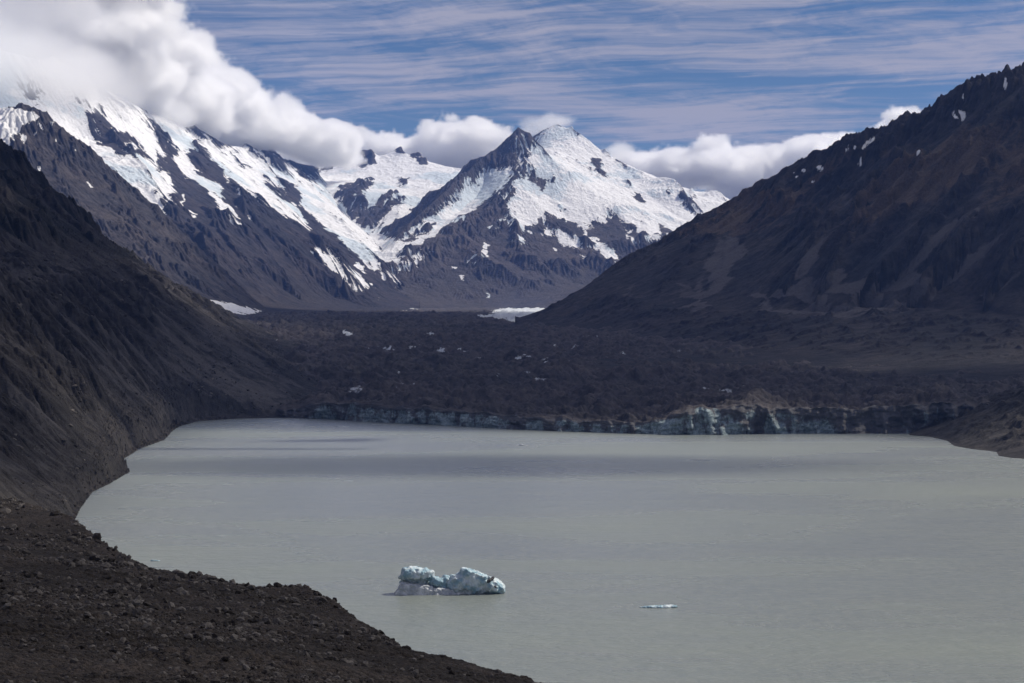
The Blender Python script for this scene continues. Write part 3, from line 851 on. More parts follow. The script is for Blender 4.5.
# ---- right mountain with its moraine terrace
def build_right():
    pt = Patch(515, 1140, 2620, 8400, 1.0, 1.7)
    sky_ = [[(534, 329, 5950), (556, 304, 6100), (586, 287, 6300), (610, 267, 6400), (629, 254, 6450), (657, 243, 6500), (680, 226, 6500), (690, 221, 6500), (726, 202, 6500), (752, 188, 6450), (769, 180, 6400), (777, 174, 6350), (787, 167, 6300), (806, 158, 6250), (830, 147, 6150), (847, 139, 6050), (859, 133, 6000), (874, 134, 5950), (893, 122, 5850), (916, 116, 5700), (927, 112, 5600), (939, 101, 5550), (950, 91, 5500), (960, 87, 5450), (969, 81, 5400), (977, 84, 5400), (985, 80, 5350), (992, 75, 5300), (1003, 78, 5250), (1015, 67, 5200), (1030, 63, 5200), (1060, 50, 5200), (1100, 42, 5200), (1140, 40, 5200)]]
    ribs = [[(657, 243, 6500), (650, 265, 6200), (643, 283, 5950), (635, 297, 5820)],
            [(600, 276, 6350), (596, 300, 5950)],
            [(726, 202, 6500), (722, 235, 6150), (712, 265, 5850), (685, 290, 5600), (672, 303, 5500)],
            [(787, 167, 6300), (775, 200, 6050), (770, 240, 5750), (755, 275, 5450), (738, 304, 5180)],
            [(859, 133, 6000), (850, 170, 5700), (835, 210, 5400), (805, 250, 5100), (785, 285, 4950)],
            [(1015, 67, 5200), (985, 110, 5100), (960, 150, 4950), (940, 190, 4800), (910, 230, 4650), (875, 265, 4550), (850, 295, 4500)],
            [(927, 112, 5600), (915, 150, 5350), (895, 185, 5150), (870, 225, 4950)],
            [(1060, 50, 5200), (1065, 120, 4800), (1045, 180, 4500), (1015, 240, 4250), (985, 298, 4080)]]
    gul = [[(752, 215, 6250), (742, 240, 5950), (722, 268, 5650), (705, 290, 5450), (697, 304, 5320)],
           [(690, 250, 6100), (665, 280, 5750), (655, 298, 5580)],
           [(820, 190, 5850), (805, 230, 5550), (785, 262, 5250), (765, 300, 4980)],
           [(885, 165, 5500), (865, 205, 5200), (840, 250, 4900), (815, 300, 4720)],
           [(1000, 130, 4950), (985, 180, 4700), (960, 230, 4450), (920, 275, 4330), (890, 302, 4350)],
           [(950, 180, 4950), (925, 215, 4780), (890, 260, 4600)],
           [(1095, 150, 4600), (1080, 220, 4250), (1050, 300, 3850)], [(1138, 120, 4600), (1138, 200, 4200), (1138, 290, 3700)]]
    crest = [(560, 318, 5900), (585, 306, 5950), (610, 295, 5850), (643, 301, 5600), (673, 306, 5400), (709, 306, 5200), (766, 310, 4900), (800, 313, 4750), (827, 315, 4650), (865, 312, 4500), (902, 309, 4350), (940, 309, 4250), (977, 312, 4100), (1000, 316, 4000), (1024, 317, 3900), (1080, 320, 3750), (1140, 322, 3650)]
    terr = [crest, [(a, b + 7, c + 110) for a, b, c in crest[3:]]]
    foot = [[(536, 332, 5850), (580, 338, 5300), (640, 347, 4800), (700, 351, 4300), (790, 359, 3700), (850, 370, 3300), (902, 383, 2900), (977, 389, 2750), (1140, 395, 2700)]]
    base = [[(515, 334, 5600), (560, 350, 4300), (640, 365, 3400), (800, 395, 2700)], [(515, 332, 6300), (515, 322, 8300), (700, 290, 8300), (900, 220, 8300), (1140, 180, 8300)], [(525, 326, 6800), (600, 300, 7600)], [(515, 395, 2640), (900, 410, 2640), (1140, 410, 2640)], [(515, 350, 4200), (515, 370, 3300)]]
    h = pt.solve(W_(sky_ + ribs + gul + terr + foot + base))
    h0s = h.copy()
    hi = sstep(h, 200, 330)
    scr = MS.at(pt, h, fbm(pt.X, pt.Y, 90, 5, 0.62, 61) * 4, fbm(pt.X, pt.Y, 90, 5, 0.62, 67) * 4)
    rough = hi * sstep(h, 230, 460) * (1 - 0.85 * np.clip(scr, 0, 1))
    rough = rough * (1 - 0.6 * sstep(CY - (h - CAM_Z) / pt.D * F, 0, 1) * 0 - 0.55 * sstep(pt.PX, 880, 780) * sstep(np.abs(pt.D - np.interp(pt.PX, [534, 657, 787, 859, 1024], [5950, 6500, 6300, 6000, 5200])), 350, 60))
    h = h + rough * (ridged(pt.X, pt.Y, 240, 7, 0.62, 42) - 0.75) * 34
    h = h + (0.25 + 0.75 * rough) * fbm(pt.X, pt.Y, 60, 5, 0.58, 49) * 6 * sstep(h, 60, 130) + (1 - hi) * sstep(h, 50, 110) * (ridged(pt.X, pt.Y * 0.7, 90, 6, 0.6, 50) - 0.7) * 7
    h = pt.hold(h, W_(sky_ + terr[:1]), 9)
    h, flow, dep = erode(pt, h, int(12 * FAST_E), 60000, 80, 45, cap=5.0, ke=0.26, zmin=40)
    h = pt.hold(h, W_(sky_ + terr[:1]), 4)
    snow = MH.at(pt, h, fbm(pt.X, pt.Y, 40, 3, 0.6, 31) * 1.2, fbm(pt.X, pt.Y, 40, 3, 0.6, 57) * 1.2)
    low = sstep(h, 230, 190)
    grass = sstep(h, 300, 520) * sstep(h, 800, 600) * np.clip(0.55 + fbm(pt.X, pt.Y, 500, 4, 0.55, 71), 0, 1) * (1 - np.clip(scr, 0, 1))
    scree = np.clip(scr * (0.72 + 0.55 * ridged(pt.X * 0.6 + pt.Y * 0.2, pt.Y * 0.4, 70, 4, 0.6, 74) * 0.6) + low * (-0.15 + 0.3 * fbm(pt.X, pt.Y, 200, 4, 0.6, 72)) + 0.25 * sstep(dep, 0.5, 3), 0, 1)
    return pack('mountain_slope', pt.X, pt.Y, h, 'M_right', dict(snow=snow, ice=0 * h, scree=scree, grass=grass))


# ---- left moraine wall and the dark hill above it
def build_left():
    pt = Patch(-130, 330, 470, 7900, 1.0, 2.2)
    shore = [(75, 522), (80, 510), (93, 492), (110, 484), (130, 472), (127, 465), (124, 459), (140, 449), (165, 440), (172, 432), (178, 427), (200, 421), (240, 418.5), (270, 418), (302, 418)]
    shore = [(a, b, 190000 / (b - 341.5)) for a, b in shore]
    shore = [(a, 341.5 + 190000 / c, c) for a, b, c in [(10, 0, 477), (30, 0, 616), (50, 0, 797), (62, 0, 957)]] + shore
    crest = [(-70, 262, 1500), (0, 269, 1750), (10, 274, 1900), (21, 284, 2000), (46, 277, 2200), (81, 274, 2500), (100, 268, 2750), (123, 259, 3050), (158, 276, 3700), (197, 295, 4700), (211, 302, 5400), (232, 316, 7300)]
    sky_ = [[(-130, 50, 3000), (-60, 98, 3150), (0, 142, 3300), (12, 150, 3320), (25, 160, 3350), (45, 182, 3400), (60, 195, 3450), (80, 219, 3500), (100, 238, 3550), (118, 256, 3600), (130, 266, 3650)]]
    rest = [[(-130, 400, 480), (-130, 398, 700), (-130, 386, 1053), (-130, 300, 1400)],
            [(-130, 262, 1700), (0, 260, 2300), (60, 269, 2550), (100, 265, 2900), (118, 261, 3150)],
            [(0, 142, 3300), (20, 190, 2950), (40, 230, 2700)], [(-60, 98, 3150), (-40, 170, 2700), (-20, 230, 2400)], [(45, 182, 3400), (62, 215, 3150), (75, 245, 2850)],
            [(302, 417, 2500), (299, 392, 2720), (286, 372, 3300), (274, 358, 3900), (253, 333, 5300), (236, 320, 7500)],
            [(328, 425, 2450), (328, 395, 2800), (320, 365, 3900), (300, 340, 5300), (280, 324, 7500)],
            [(-130, 130, 4500), (60, 235, 4500), (130, 290, 4600), (180, 305, 5500), (220, 318, 7800)], [(-130, 200, 7800), (100, 290, 7800)]]
    under = [[(95, 530, 900), (150, 480, 1300), (170, 450, 1650), (215, 435, 2050), (300, 425, 2200)], [(150, 580, 500), (200, 500, 1000), (320, 450, 1800)]]
    under = [[wpt(a, 0, c)[:2] + (-12.0,) for a, b, c in L] for L in under]
    h = pt.solve(W_([shore, crest] + sky_ + rest) + under)
    hs = h.copy()
    up = sstep(h, 4, 60)
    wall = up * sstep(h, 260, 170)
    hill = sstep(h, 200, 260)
    # down-slope chutes
    h = h + wall * (ridged(pt.X * 0.35 + pt.Y * 0.05, pt.Y + pt.X * 0.35, 120, 7, 0.6, 52) - 0.7) * 15
    h = h + hill * (ridged(pt.X, pt.Y, 170, 6, 0.6, 55) - 0.7) * 20
    h = h + up * fbm(pt.X, pt.Y, 30, 6, 0.6, 59) * 2.8
    h = pt.hold(h, W_([crest] + sky_), 12)
    h, flow, dep = erode(pt, h, int(16 * FAST_E), 60000, 90, 65, cap=7, ke=0.32, zmin=0.5)
    h = pt.hold(h, W_([shore]), 5)
    h = pt.hold(h, W_(sky_), 4)
    h = h + up * fbm(pt.X, pt.Y, 5.0, 4, 0.6, 69) * 0.55
    h = np.where(hs < 0.3, np.minimum(h, hs * 2 - 0.6), h)
    MB_ = Mask(-20, 180, 320, 440)
    B4 = dict(o=(0, 200), k=0.3516)
    jx = fbm(pt.X, pt.Y, 60, 5, 0.65, 31) * 9; jy = fbm(pt.X, pt.Y, 60, 5, 0.65, 57) * 9
    for p, v in (([(-60, 165), (0, 178), (150, 213), (100, 225), (60, 243), (40, 230), (0, 198), (-60, 195)], 1.0), ([(135, 143), (240, 208), (210, 213)], .7),
                 ([(350, 158), (450, 218), (560, 272), (520, 282), (420, 230)], .8), ([(450, 360), (560, 420), (700, 500), (800, 560), (830, 600), (760, 612), (640, 560), (500, 470)], .5),
                 ([(560, 290), (700, 400), (840, 540), (840, 580), (720, 480), (600, 380)], .45), ([(250, 440), (400, 540), (560, 610), (480, 630), (380, 560)], .4),
                 ([(0, 480), (60, 530), (200, 680), (100, 680), (0, 540)], .35)):
        MB_.poly(p, v, **B4)
    MB_.done(4)
    scree = np.clip(MB_.at(pt, h, jx, jy) + wall * 0.6 * (0.28 + ridged(pt.X * 0.3, pt.Y + pt.X * 0.4, 80, 4, 0.6, 81) - 0.6) + 0.2 * sstep(dep, 0.5, 4), 0, 1)
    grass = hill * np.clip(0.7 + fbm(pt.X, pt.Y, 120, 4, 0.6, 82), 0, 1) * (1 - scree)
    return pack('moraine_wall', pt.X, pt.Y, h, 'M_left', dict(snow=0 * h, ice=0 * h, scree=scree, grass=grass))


def build_shoulder():
    pt = Patch(870, 1140, 1200, 3000, 1.0, 1.8)
    shore = [(905, 435), (917, 436), (930, 437), (947, 441), (953, 446), (970, 449), (996, 452), (997, 456), (1010, 458), (1024, 459), (1050, 466), (1090, 485)]
    shore = [(a, b, 190000 / (b - 341.5)) for a, b in shore]
    top = [[(915, 430, 2080), (923, 425, 2100), (940, 415, 2140), (959, 409, 2170), (975, 401, 2200), (985, 396, 2200), (1000, 392, 2180), (1024, 389, 2130), (1060, 376, 2000), (1140, 358, 1850)],
           [(920, 398, 2900), (1000, 388, 2900), (1140, 370, 2900)], [(905, 405, 2600), (900, 425, 2300)], [(1138, 520, 1210)], [(1138, 430, 1500)]]
    under = [[wpt(a, 0, c)[:2] + (-10.0,) for a, c in L] for L in ([(872, 1210), (872, 2000), (890, 2100)], [(980, 1300), (930, 1650), (890, 1900)], [(1050, 1210), (1010, 1400)])]
    h = pt.solve(W_([shore] + top) + under)
    hs = h.copy()
    up = sstep(h, 1, 14)
    h = h + up * (ridged(pt.X, pt.Y, 60, 5, 0.55, 92) - 0.7) * 4.5 + up * fbm(pt.X, pt.Y, 16, 4, 0.6, 93) * 1.2
    h, flow, dep = erode(pt, h, 5, 25000, 50, 75, cap=6, zmin=0.5)
    h = pt.hold(h, W_([shore]), 4)
    h = np.where(hs < 0.3, np.minimum(h, hs * 2 - 0.6), h)
    return pack('moraine_bank', pt.X, pt.Y, h, 'M_left', dict(snow=0 * h, ice=0 * h, scree=np.clip(fbm(pt.X, pt.Y, 60, 4, 0.6, 95) * 0.6 + 0.1, 0, 1), grass=0 * h))


# ---- glacier: calving ice cliff and the rubble-covered ice behind it
def build_glacier():
    px = np.arange(175, 1080, 1.0)
    wl = np.interp(px, [175, 300, 400, 500, 600, 680, 920, 1080], [414, 418, 423, 428, 432, 434, 433, 432])
    dc = 190000 / (wl - 341.5)
    topy = np.interp(px, [175, 300, 318, 340, 420, 500, 560, 600, 650, 680, 700, 750, 850, 900, 1080], [412, 409, 403, 403, 408, 414, 418, 421, 420, 412, 409, 407, 407, 406, 404])
    x1 = (px - CX) / F * dc
    ztop = CAM_Z - (topy - CY) / F * (dc + 8)
    ztop = ztop + fbm(x1 + 50, 0 * x1, 90, 3, 0.6, 4) * (1.2 + 1.6 * sstep(px, 640, 740)) + perlin(x1 / 23, 0 * x1, 3) * (2.4 + 3 * sstep(px, 640, 740)) + perlin(x1 / 9, 0 * x1, 5) * (1.3 + 1.6 * sstep(px, 640, 740))
    # cliff rows, then surface rows
    ncl = 42
    nsf = 1150
    rows = []
    X = []; Y = []; Z = []; ICE = []
    for r in range(ncl):
        t = r / (ncl - 1)
        z = -4 + (ztop + 4) * t
        cols = (1 - np.abs(perlin(x1 / 34 + 0.12 * t, 0.35 * t + 0 * x1, 11)) * 2) * (10 + 9 * sstep(px, 640, 740)) + (1 - np.abs(perlin(x1 / 12 + 0.2 * t, 0.8 * t + 0 * x1, 13)) * 2) * 4.5
        cols = cols + fbm(x1, z * 0.6, 7, 3, 0.6, 17) * 1.6 + perlin(x1 / 140, 0 * x1, 19) * 26 + fbm(x1, 2.2 * z, 26, 4, 0.6, 18) * 5
        d = dc - cols * (1 - 0.25 * t) + 9 * t
        X.append((px - CX) / F * d); Y.append(d); Z.append(z)
        ICE.append(np.clip(1.25 - 0.55 * t - 0.8 * sstep(t, 0.72, 1.0) + fbm(x1, z, 40, 3, 0.6, 23) * 0.9 - 0.9 * sstep(px, 320, 295) + 0.5 * fbm(x1, z, 130, 2, 0.6, 25) - 0.55 * sstep(px, 730, 850) + 0.8 * sstep(px, 630, 670) * sstep(px, 750, 705), 0, 1))
    d_end = Y[-1]
    prof_d = np.log([2000, 2300, 2700, 3800, 5000, 7000, 9500, 12500, 14500, 16000])
    prof_z = [24, 27, 31, 60, 112, 180, 235, 300, 360, 390]
    for r in range(1, nsf + 1):
        t = r / nsf
        d = d_end * np.exp(np.log(15500 / d_end) * (t ** 1.12))
        x = (px - CX) / F * d
        zp = np.interp(np.log(d), prof_d, prof_z)
        # lower towards the right margin
        zp = zp - 12 * sstep(x, 350, 900) * sstep(d, 2600, 3500)
        k = sstep(d - d_end, 0, 700)
        z = (ztop - perlin(x1 / 9, 0 * x1, 5) * 1.3 * sstep(d - d_end, 0, 60)) * (1 - k) + zp * k
        X.append(x); Y.append(d); Z.append(z); ICE.append(0 * x)
    X = np.array(X); Y = np.array(Y); Z = np.array(Z); ICE = np.array(ICE)
    k = np.zeros(X.shape); k[ncl:] = 0.15 + 0.85 * sstep(Y[ncl:] - d_end, 0, 70)
    hum = (ridged(X, Y, 210, 3, 0.5, 101) - 0.6) * 10 + np.abs(fbm(X, Y, 75, 6, 0.62, 103)) * 15 - 3 + fbm(X, Y, 18, 3, 0.6, 107) * 1.1
    big = fbm(X * 0.6, Y, 700, 2, 0.5, 109) * 7
    clean = sstep(Y, 9800, 11200)
    Z = Z + k * (hum * (1 - 0.55 * clean) + big * sstep(Y - d_end, 200, 1200))
    class P: pass
    pt = P(); pt.PX = (X / Y) * F + CX; pt.D = Y
    sn = MI.at(pt, Z, fbm(X, Y, 50, 5, 0.65, 31) * 5, fbm(X, Y * 0.4, 50, 5, 0.65, 57) * 1.6)
    # bare ice shows on the steep faces of some hummocks
    bare = np.clip(np.roll(Z, -1, 0) - Z, -9, 9) / np.maximum(np.roll(Y, -1, 0) - Y, 0.5)
    bare = sstep(bare, 0.5, 0.9) * sstep(fbm(X, Y, 260, 3, 0.5, 111), 0.4, 0.8) * k * 0.6
    sn = np.clip(np.maximum(sn, bare * 0.75 * (Y < 15000)), 0, 1)
    ICE[ncl:] = 0
    cl = np.zeros(X.shape); cl[:ncl] = 1
    return pack('glacier', X, Y, Z, 'M_glac', dict(pale=sn, blue=ICE, cliff=cl))


def build_foreground():
    pt = Patch(-90, 640, 26, 640, 1.0, 2.6)
    edge = [(-90, 480, 480), (0, 499, 420), (40, 508, 390), (75, 522, 350), (95, 538, 330), (120, 553, 310), (150, 568, 290), (180, 578, 270), (205, 582, 250), (230, 585, 235), (262, 587, 220), (290, 589, 210), (307, 590, 204), (320, 597, 200), (345, 610, 190), (375, 630, 178), (400, 645, 168), (450, 665, 152), (500, 677, 140), (545, 684, 132), (640, 705, 120)]
    rest = [[(-90, 683, 60), (0, 684, 60), (250, 700, 60), (500, 722, 60), (640, 745, 60)], [(-90, 740, 27), (300, 750, 27), (640, 790, 27)],
            [(0, 600, 105), (100, 618, 105), (200, 640, 100), (300, 660, 95), (400, 680, 92)],
            [(-90, 540, 200), (0, 545, 200), (90, 567, 190), (160, 592, 175), (215, 606, 165), (260, 612, 160), (320, 622, 150), (400, 657, 130)]]
    off = [wpt(a + 22, 0, c + (CAM_Z - (b - CY) / F * c) * 1.35)[:2] + (-4.0,) for a, b, c in edge]
    mid = []
    for a, b, c in edge:
        x, y, z = wpt(a, b, c)
        q = wpt(a + 9, 0, c + 46)
        mid.append((q[0], q[1], z - 32))
    h = pt.solve(W_([edge] + rest) + [mid, off])
    h = blur(h, 2, 2, 1)
    h = pt.hold(h, W_([edge]), 12)
    near = sstep(pt.D, 60, 200)
    h = h + fbm(pt.X, pt.Y, 34, 3, 0.5, 121) * 0.6 * near + fbm(pt.X, pt.Y, 9, 4, 0.55, 123) * 0.28
    h = h + (0.5 - np.abs(perlin(pt.X / 3.1, pt.Y / 3.1, 127))) * 0.22 + fbm(pt.X, pt.Y, 1.3, 4, 0.65, 131) * 0.14
    h = h + sstep(perlin(pt.X / 0.9, pt.Y / 0.9, 141), 0.25, 0.5) * 0.12 * (0.5 + sstep(perlin(pt.X / 14, pt.Y / 14, 143), -0.1, 0.4))
    p_ = pack('ground', pt.X, pt.Y, h, 'M_fore', dict(tone=np.clip(0.5 + fbm(pt.X, pt.Y, 26, 4, 0.6, 151), 0, 1)))
    return p_
from concurrent.futures import ThreadPoolExecutor


def built(f):
    t = time.time()
    r = f()
    print(f.__name__, round(time.time() - t, 1))
    return r


BUILD = (build_right, build_left, build_range, build_peak, build_glacier, build_spur, build_foreground, build_basin, build_shoulder)
with ThreadPoolExecutor(4) as ex:
    RES = list(ex.map(built, BUILD))
FG = {}
for name, X_, Y_, Z_, mat_, at_ in RES:
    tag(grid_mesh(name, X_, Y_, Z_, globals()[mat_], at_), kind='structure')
    FG[name] = (X_, Y_, Z_)
print('terrain', round(time.time() - T0, 1))

# lake
xs = np.array([-2500, 2500.0]); ys = np.array([20, 3200.0])
LX, LY = np.meshgrid(xs, ys)
lake = grid_mesh('lake_water', LX, LY, LX * 0, M_water)
tag(lake, kind='structure')

print('built', round(time.time() - T0, 1))
# ------------------------------------------------------------------ icebergs
def ice_material(name, lo, hi):
    m, t = new_mat(name)
    pos = t.n('ShaderNodeNewGeometry').outputs['Position']
    a = t.noise(pos, 0.28, 5, 0.6)
    b = t.noise(pos, 1.6, 6, 0.7)
    st = t.noise(t.mapping(pos, scale=(0.9, 0.9, 0.25), rot=(0.2, 0.5, 0)), 1.0, 5, 0.65)
    col = t.mix(t.step(a, 0.4, 0.62), lo, hi)
    col = t.mix(t.math('MULTIPLY', t.step(st, 0.5, 0.75), 0.6), col, (0.30, 0.31, 0.33))
    col = t.mix(t.math('MULTIPLY', t.step(b, 0.55, 0.8), 0.5), col, (0.86, 0.88, 0.88))
    bp = t.n('ShaderNodeBump', ins={'Strength': 0.8, 'Distance': 0.5, 'Height': b})
    bs = t.n('ShaderNodeBsdfPrincipled', ins={'Base Color': col, 'Roughness': 0.55, 'Specular IOR Level': 0.35, 'Normal': bp.outputs[0]})
    t.n('ShaderNodeOutputMaterial', ins={'Surface': bs.outputs[0]})
    return m


M_ice = ice_material('weathered_ice', (0.22, 0.36, 0.43), (0.60, 0.68, 0.70))
M_ice_dirty = ice_material('gritty_ice', (0.36, 0.39, 0.42), (0.64, 0.66, 0.67))
mdk, tdk = new_mat('dark_grit_on_ice')
tdk.n('ShaderNodeOutputMaterial', ins={'Surface': tdk.n('ShaderNodeBsdfPrincipled', ins={'Base Color': (0.05, 0.048, 0.048, 1), 'Roughness': 0.9}).outputs[0]})


def sdf_mesh(name, adds, subs, mat, voxel, noise_amp=0.9, noise_L=4.0, seed=0.0, parent=None, clip_z=-1.5, cuts=()):
    """a lump of ice grown from joined ellipsoids, hollowed by others and broken up by noise, turned into one mesh"""
    lo = np.min([np.array(c) - np.array(r) for c, r, *_ in adds], 0) - 1.2; hi = np.max([np.array(c) + np.array(r) for c, r, *_ in adds], 0) + 1.2
    lo[2] = clip_z - 0.4
    ng = bpy.data.node_groups.new(name, 'GeometryNodeTree')
    ng.interface.new_socket('Geometry', in_out='OUTPUT', socket_type='NodeSocketGeometry')
    g = NT(ng)
    pos = g.n('GeometryNodeInputPosition').outputs[0]

    def ell(c, r, rot=0.0):
        q = g.vmath('SUBTRACT', pos, tuple(c))
        if rot:
            q = g.n('ShaderNodeVectorRotate', rotation_type='Y_AXIS', ins={0: q, 'Angle': rot}).outputs[0]
        q = g.vmath('DIVIDE', q, tuple(r))
        l = g.n('ShaderNodeVectorMath', operation='LENGTH', ins={0: q}).outputs['Value']
        return g.math('MULTIPLY', g.math('SUBTRACT', l, 1.0), float(min(r)))
    f = None
    for e in adds:
        d = ell(*e)
        f = d if f is None else g.n('ShaderNodeMath', operation='SMOOTH_MIN', ins={0: f, 1: d, 2: 0.7}).outputs[0]
    for e in subs:
        d = g.math('MULTIPLY', ell(*e), -1.0)
        f = g.n('ShaderNodeMath', operation='SMOOTH_MAX', ins={0: f, 1: d, 2: 0.5}).outputs[0]
    for c, nrm in cuts:                                  # broken-off flat faces
        nrm = np.array(nrm, float); nrm /= np.linalg.norm(nrm)
        dt = g.n('ShaderNodeVectorMath', operation='DOT_PRODUCT', ins={0: g.vmath('SUBTRACT', pos, tuple(c)), 1: tuple(nrm)}).outputs['Value']
        f = g.n('ShaderNodeMath', operation='SMOOTH_MAX', ins={0: f, 1: dt, 2: 0.15}).outputs[0]
    nz = g.noise(g.vmath('ADD', pos, (seed, seed, seed)), 1.0 / noise_L, 5, 0.55)
    vo = g.n('ShaderNodeTexVoronoi', feature='F1', ins={'Vector': g.vmath('ADD', pos, (seed, 0, 0)), 'Scale': 1.0 / (noise_L * 0.7)}).outputs['Distance']
    f = g.math('ADD', f, g.math('MULTIPLY', g.math('SUBTRACT', nz, 0.5), noise_amp * 2))
    f = g.math('ADD', f, g.math('MULTIPLY', g.math('SUBTRACT', vo, 0.5), noise_amp * 0.9))
    sz = g.n('ShaderNodeSeparateXYZ', ins={0: pos}).outputs[2]
    f = g.math('MAXIMUM', f, g.math('SUBTRACT', clip_z, sz))
    size = hi - lo
    vc = g.n('GeometryNodeVolumeCube', ins={'Density': g.math('ADD', g.math('MULTIPLY', f, -1.0), 1.0), 'Background': 0.0, 'Min': tuple(lo), 'Max': tuple(hi),
             'Resolution X': max(int(size[0] / voxel), 4), 'Resolution Y': max(int(size[1] / voxel), 4), 'Resolution Z': max(int(size[2] / voxel), 4)})
    vm = g.n('GeometryNodeVolumeToMesh', ins={'Volume': vc.outputs[0], 'Threshold': 1.0})
    g.n('NodeGroupOutput', ins={0: vm.outputs[0]})
    tmp = bpy.data.objects.new('tmp', bpy.data.meshes.new('tmp'))
    C.collection.objects.link(tmp)
    md = tmp.modifiers.new('m', 'NODES'); md.node_group = ng
    dg = bpy.context.evaluated_depsgraph_get(); dg.update()
    me = bpy.data.meshes.new_from_object(tmp.evaluated_get(dg))
    bpy.data.objects.remove(tmp)
    me.name = name
    me.materials.clear(); me.materials.append(mat)
    me.polygons.foreach_set('use_smooth', np.full(len(me.polygons), len(me.polygons) > 3000))
    o = bpy.data.objects.new(name, me)
    C.collection.objects.link(o)
    if parent: o.parent = parent
    return o


bx, by, _ = wpt(448.5, 593, 190000 / 252.0)
berg = bpy.data.objects.new('iceberg', None)
C.collection.objects.link(berg)
berg.location = (bx, by, 0)
tag(berg, 'large two-humped blue and white iceberg floating on the grey lake', 'iceberg')
sdf_mesh('ice_ledge', [((-17.5, -3, 1.6), (4.2, 4.5, 3.8)), ((-12, -3, 1.2), (7, 4.5, 3.4)), ((-5, -2.5, 0.4), (8, 4, 2.2)), ((-20, -3, 0.0), (3.2, 3, 1.6)), ((0, -1.5, 0), (5, 4, 1.1))],
         [], M_ice_dirty, 0.2, 0.6, 2.4, 5.0, berg, cuts=[((-14, -5.4, 0), (0.1, -1, 0.3)), ((-15, 0, 4.6), (0.1, -0.15, 1)), ((-21, 0, 1), (-1, -0.1, 0.55))])
sdf_mesh('ice_hump', [((-13.2, 1.0, 7.4), (6.6, 4.8, 2.6), 0.06), ((-14.5, 1.0, 8.2), (4.6, 4.0, 2.5)), ((-9, 1.0, 7.6), (3.4, 3.6, 2.3)), ((-13, 3.0, 3.5), (6.5, 3.4, 5.0)),
                      ((-4.6, 0.0, 4.4), (3.0, 3.0, 2.4)), ((-1.2, 1.4, 4.9), (2.2, 2.6, 2.3)), ((-3, 2.2, 2.0), (6, 3.8, 2.8))],
         [((-13.5, -3.6, 5.3), (6.0, 2.6, 0.9))], M_ice, 0.2, 0.7, 2.6, 2.0, berg, cuts=[((-15, -1.0, 10.3), (-0.25, -0.5, 1)), ((-9, 0, 9.9), (0.35, -0.3, 1)), ((-19.4, 0, 8), (-1, -0.2, 0.3))])
sdf_mesh('ice_hump', [((8, 2.5, 3.2), (9.0, 6, 5.6)), ((9.0, 1.5, 8.0), (4.6, 4.6, 3.8), 0.2), ((3.2, 0.3, 3.8), (4.0, 4.2, 3.6)), ((11.5, 1, 5.8), (5.2, 4.6, 4.4), 0.5), ((17.5, 1.5, 2.8), (4.2, 4.5, 3.8)), ((20.6, 1, 2.6), (2.2, 2.8, 3.2))],
         [((6.2, -4.6, 0.4), (4.4, 3.0, 1.8)), ((12.5, -5.4, 7.0), (3.2, 2.4, 3.6), 0.6), ((1.0, -4.8, 6.6), (2.0, 2.2, 3.0)), ((14.2, -4.2, 2.4), (1.1, 2.0, 3.2), -0.5)], M_ice, 0.2, 0.85, 2.4, 8.0, berg,
         cuts=[((4.6, -2, 9.0), (-0.8, -0.4, 0.75)), ((9, -2.6, 9.6), (0.15, -0.9, 0.55)), ((13.5, 0, 9.6), (0.75, -0.2, 0.9)), ((2.2, -2.8, 4), (-0.55, -0.9, 0.2)), ((20, -1, 4.9), (0.7, -0.6, 0.6)), ((17, 0, 6.2), (0.35, 0, 1))])
sdf_mesh('grit_band', [((15.6, 0.0, 5.0), (3.2, 2.8, 0.7), 0.5), ((18.8, 0.0, 2.4), (0.8, 2.8, 2.6), 0.25)],
         [], mdk, 0.18, 0.35, 1.8, 11.0, berg)


def floe(px, py, parts, label, mat, voxel=0.12, amp=0.25, L=1.4, seed=1.0):
    x, y, _ = wpt(px, py, 190000 / (py - CY))
    o = sdf_mesh('ice_floe', parts, [], mat, voxel, amp, L, seed, clip_z=-0.5)
    o.location = (x, y, 0)
    return tag(o, label, 'ice floe')


floe(661, 607.5, [((-1, 0, 0.15), (5.2, 1.6, 0.65)), ((3.6, 0.4, 0.35), (2.6, 1.2, 0.6)), ((-5.2, 0, 0.0), (2.2, 0.9, 0.35))], 'low flat white ice floe right of the big iceberg', M_ice, seed=4.0)
floe(521, 445.5, [((0, 0, 0.3), (2.6, 1.4, 1.3)), ((-2.6, 0, 0), (2.2, 1.2, 0.6)), ((4, 0, 0), (3, 1.2, 0.5))], 'small dark ice lump far out in the middle of the lake', M_ice_dirty, 0.25, seed=7.0)
floe(611, 432.6, [((0, 0, 0.3), (3.6, 1.5, 2.2)), ((3.4, 0, 0), (2.6, 1.2, 1.0))], 'small white ice block at the foot of the glacier cliff', M_ice, 0.3, seed=9.0)
floe(153.5, 561.0, [((0, 0, 0.1), (1.6, 0.8, 0.5)), ((1.8, 0, 0), (1.0, 0.6, 0.3))], 'tiny pale ice sliver close to the gravel shore', M_ice, 0.15, seed=12.0)

# ------------------------------------------------------------------ stones
_rs = np.random.RandomState(11)


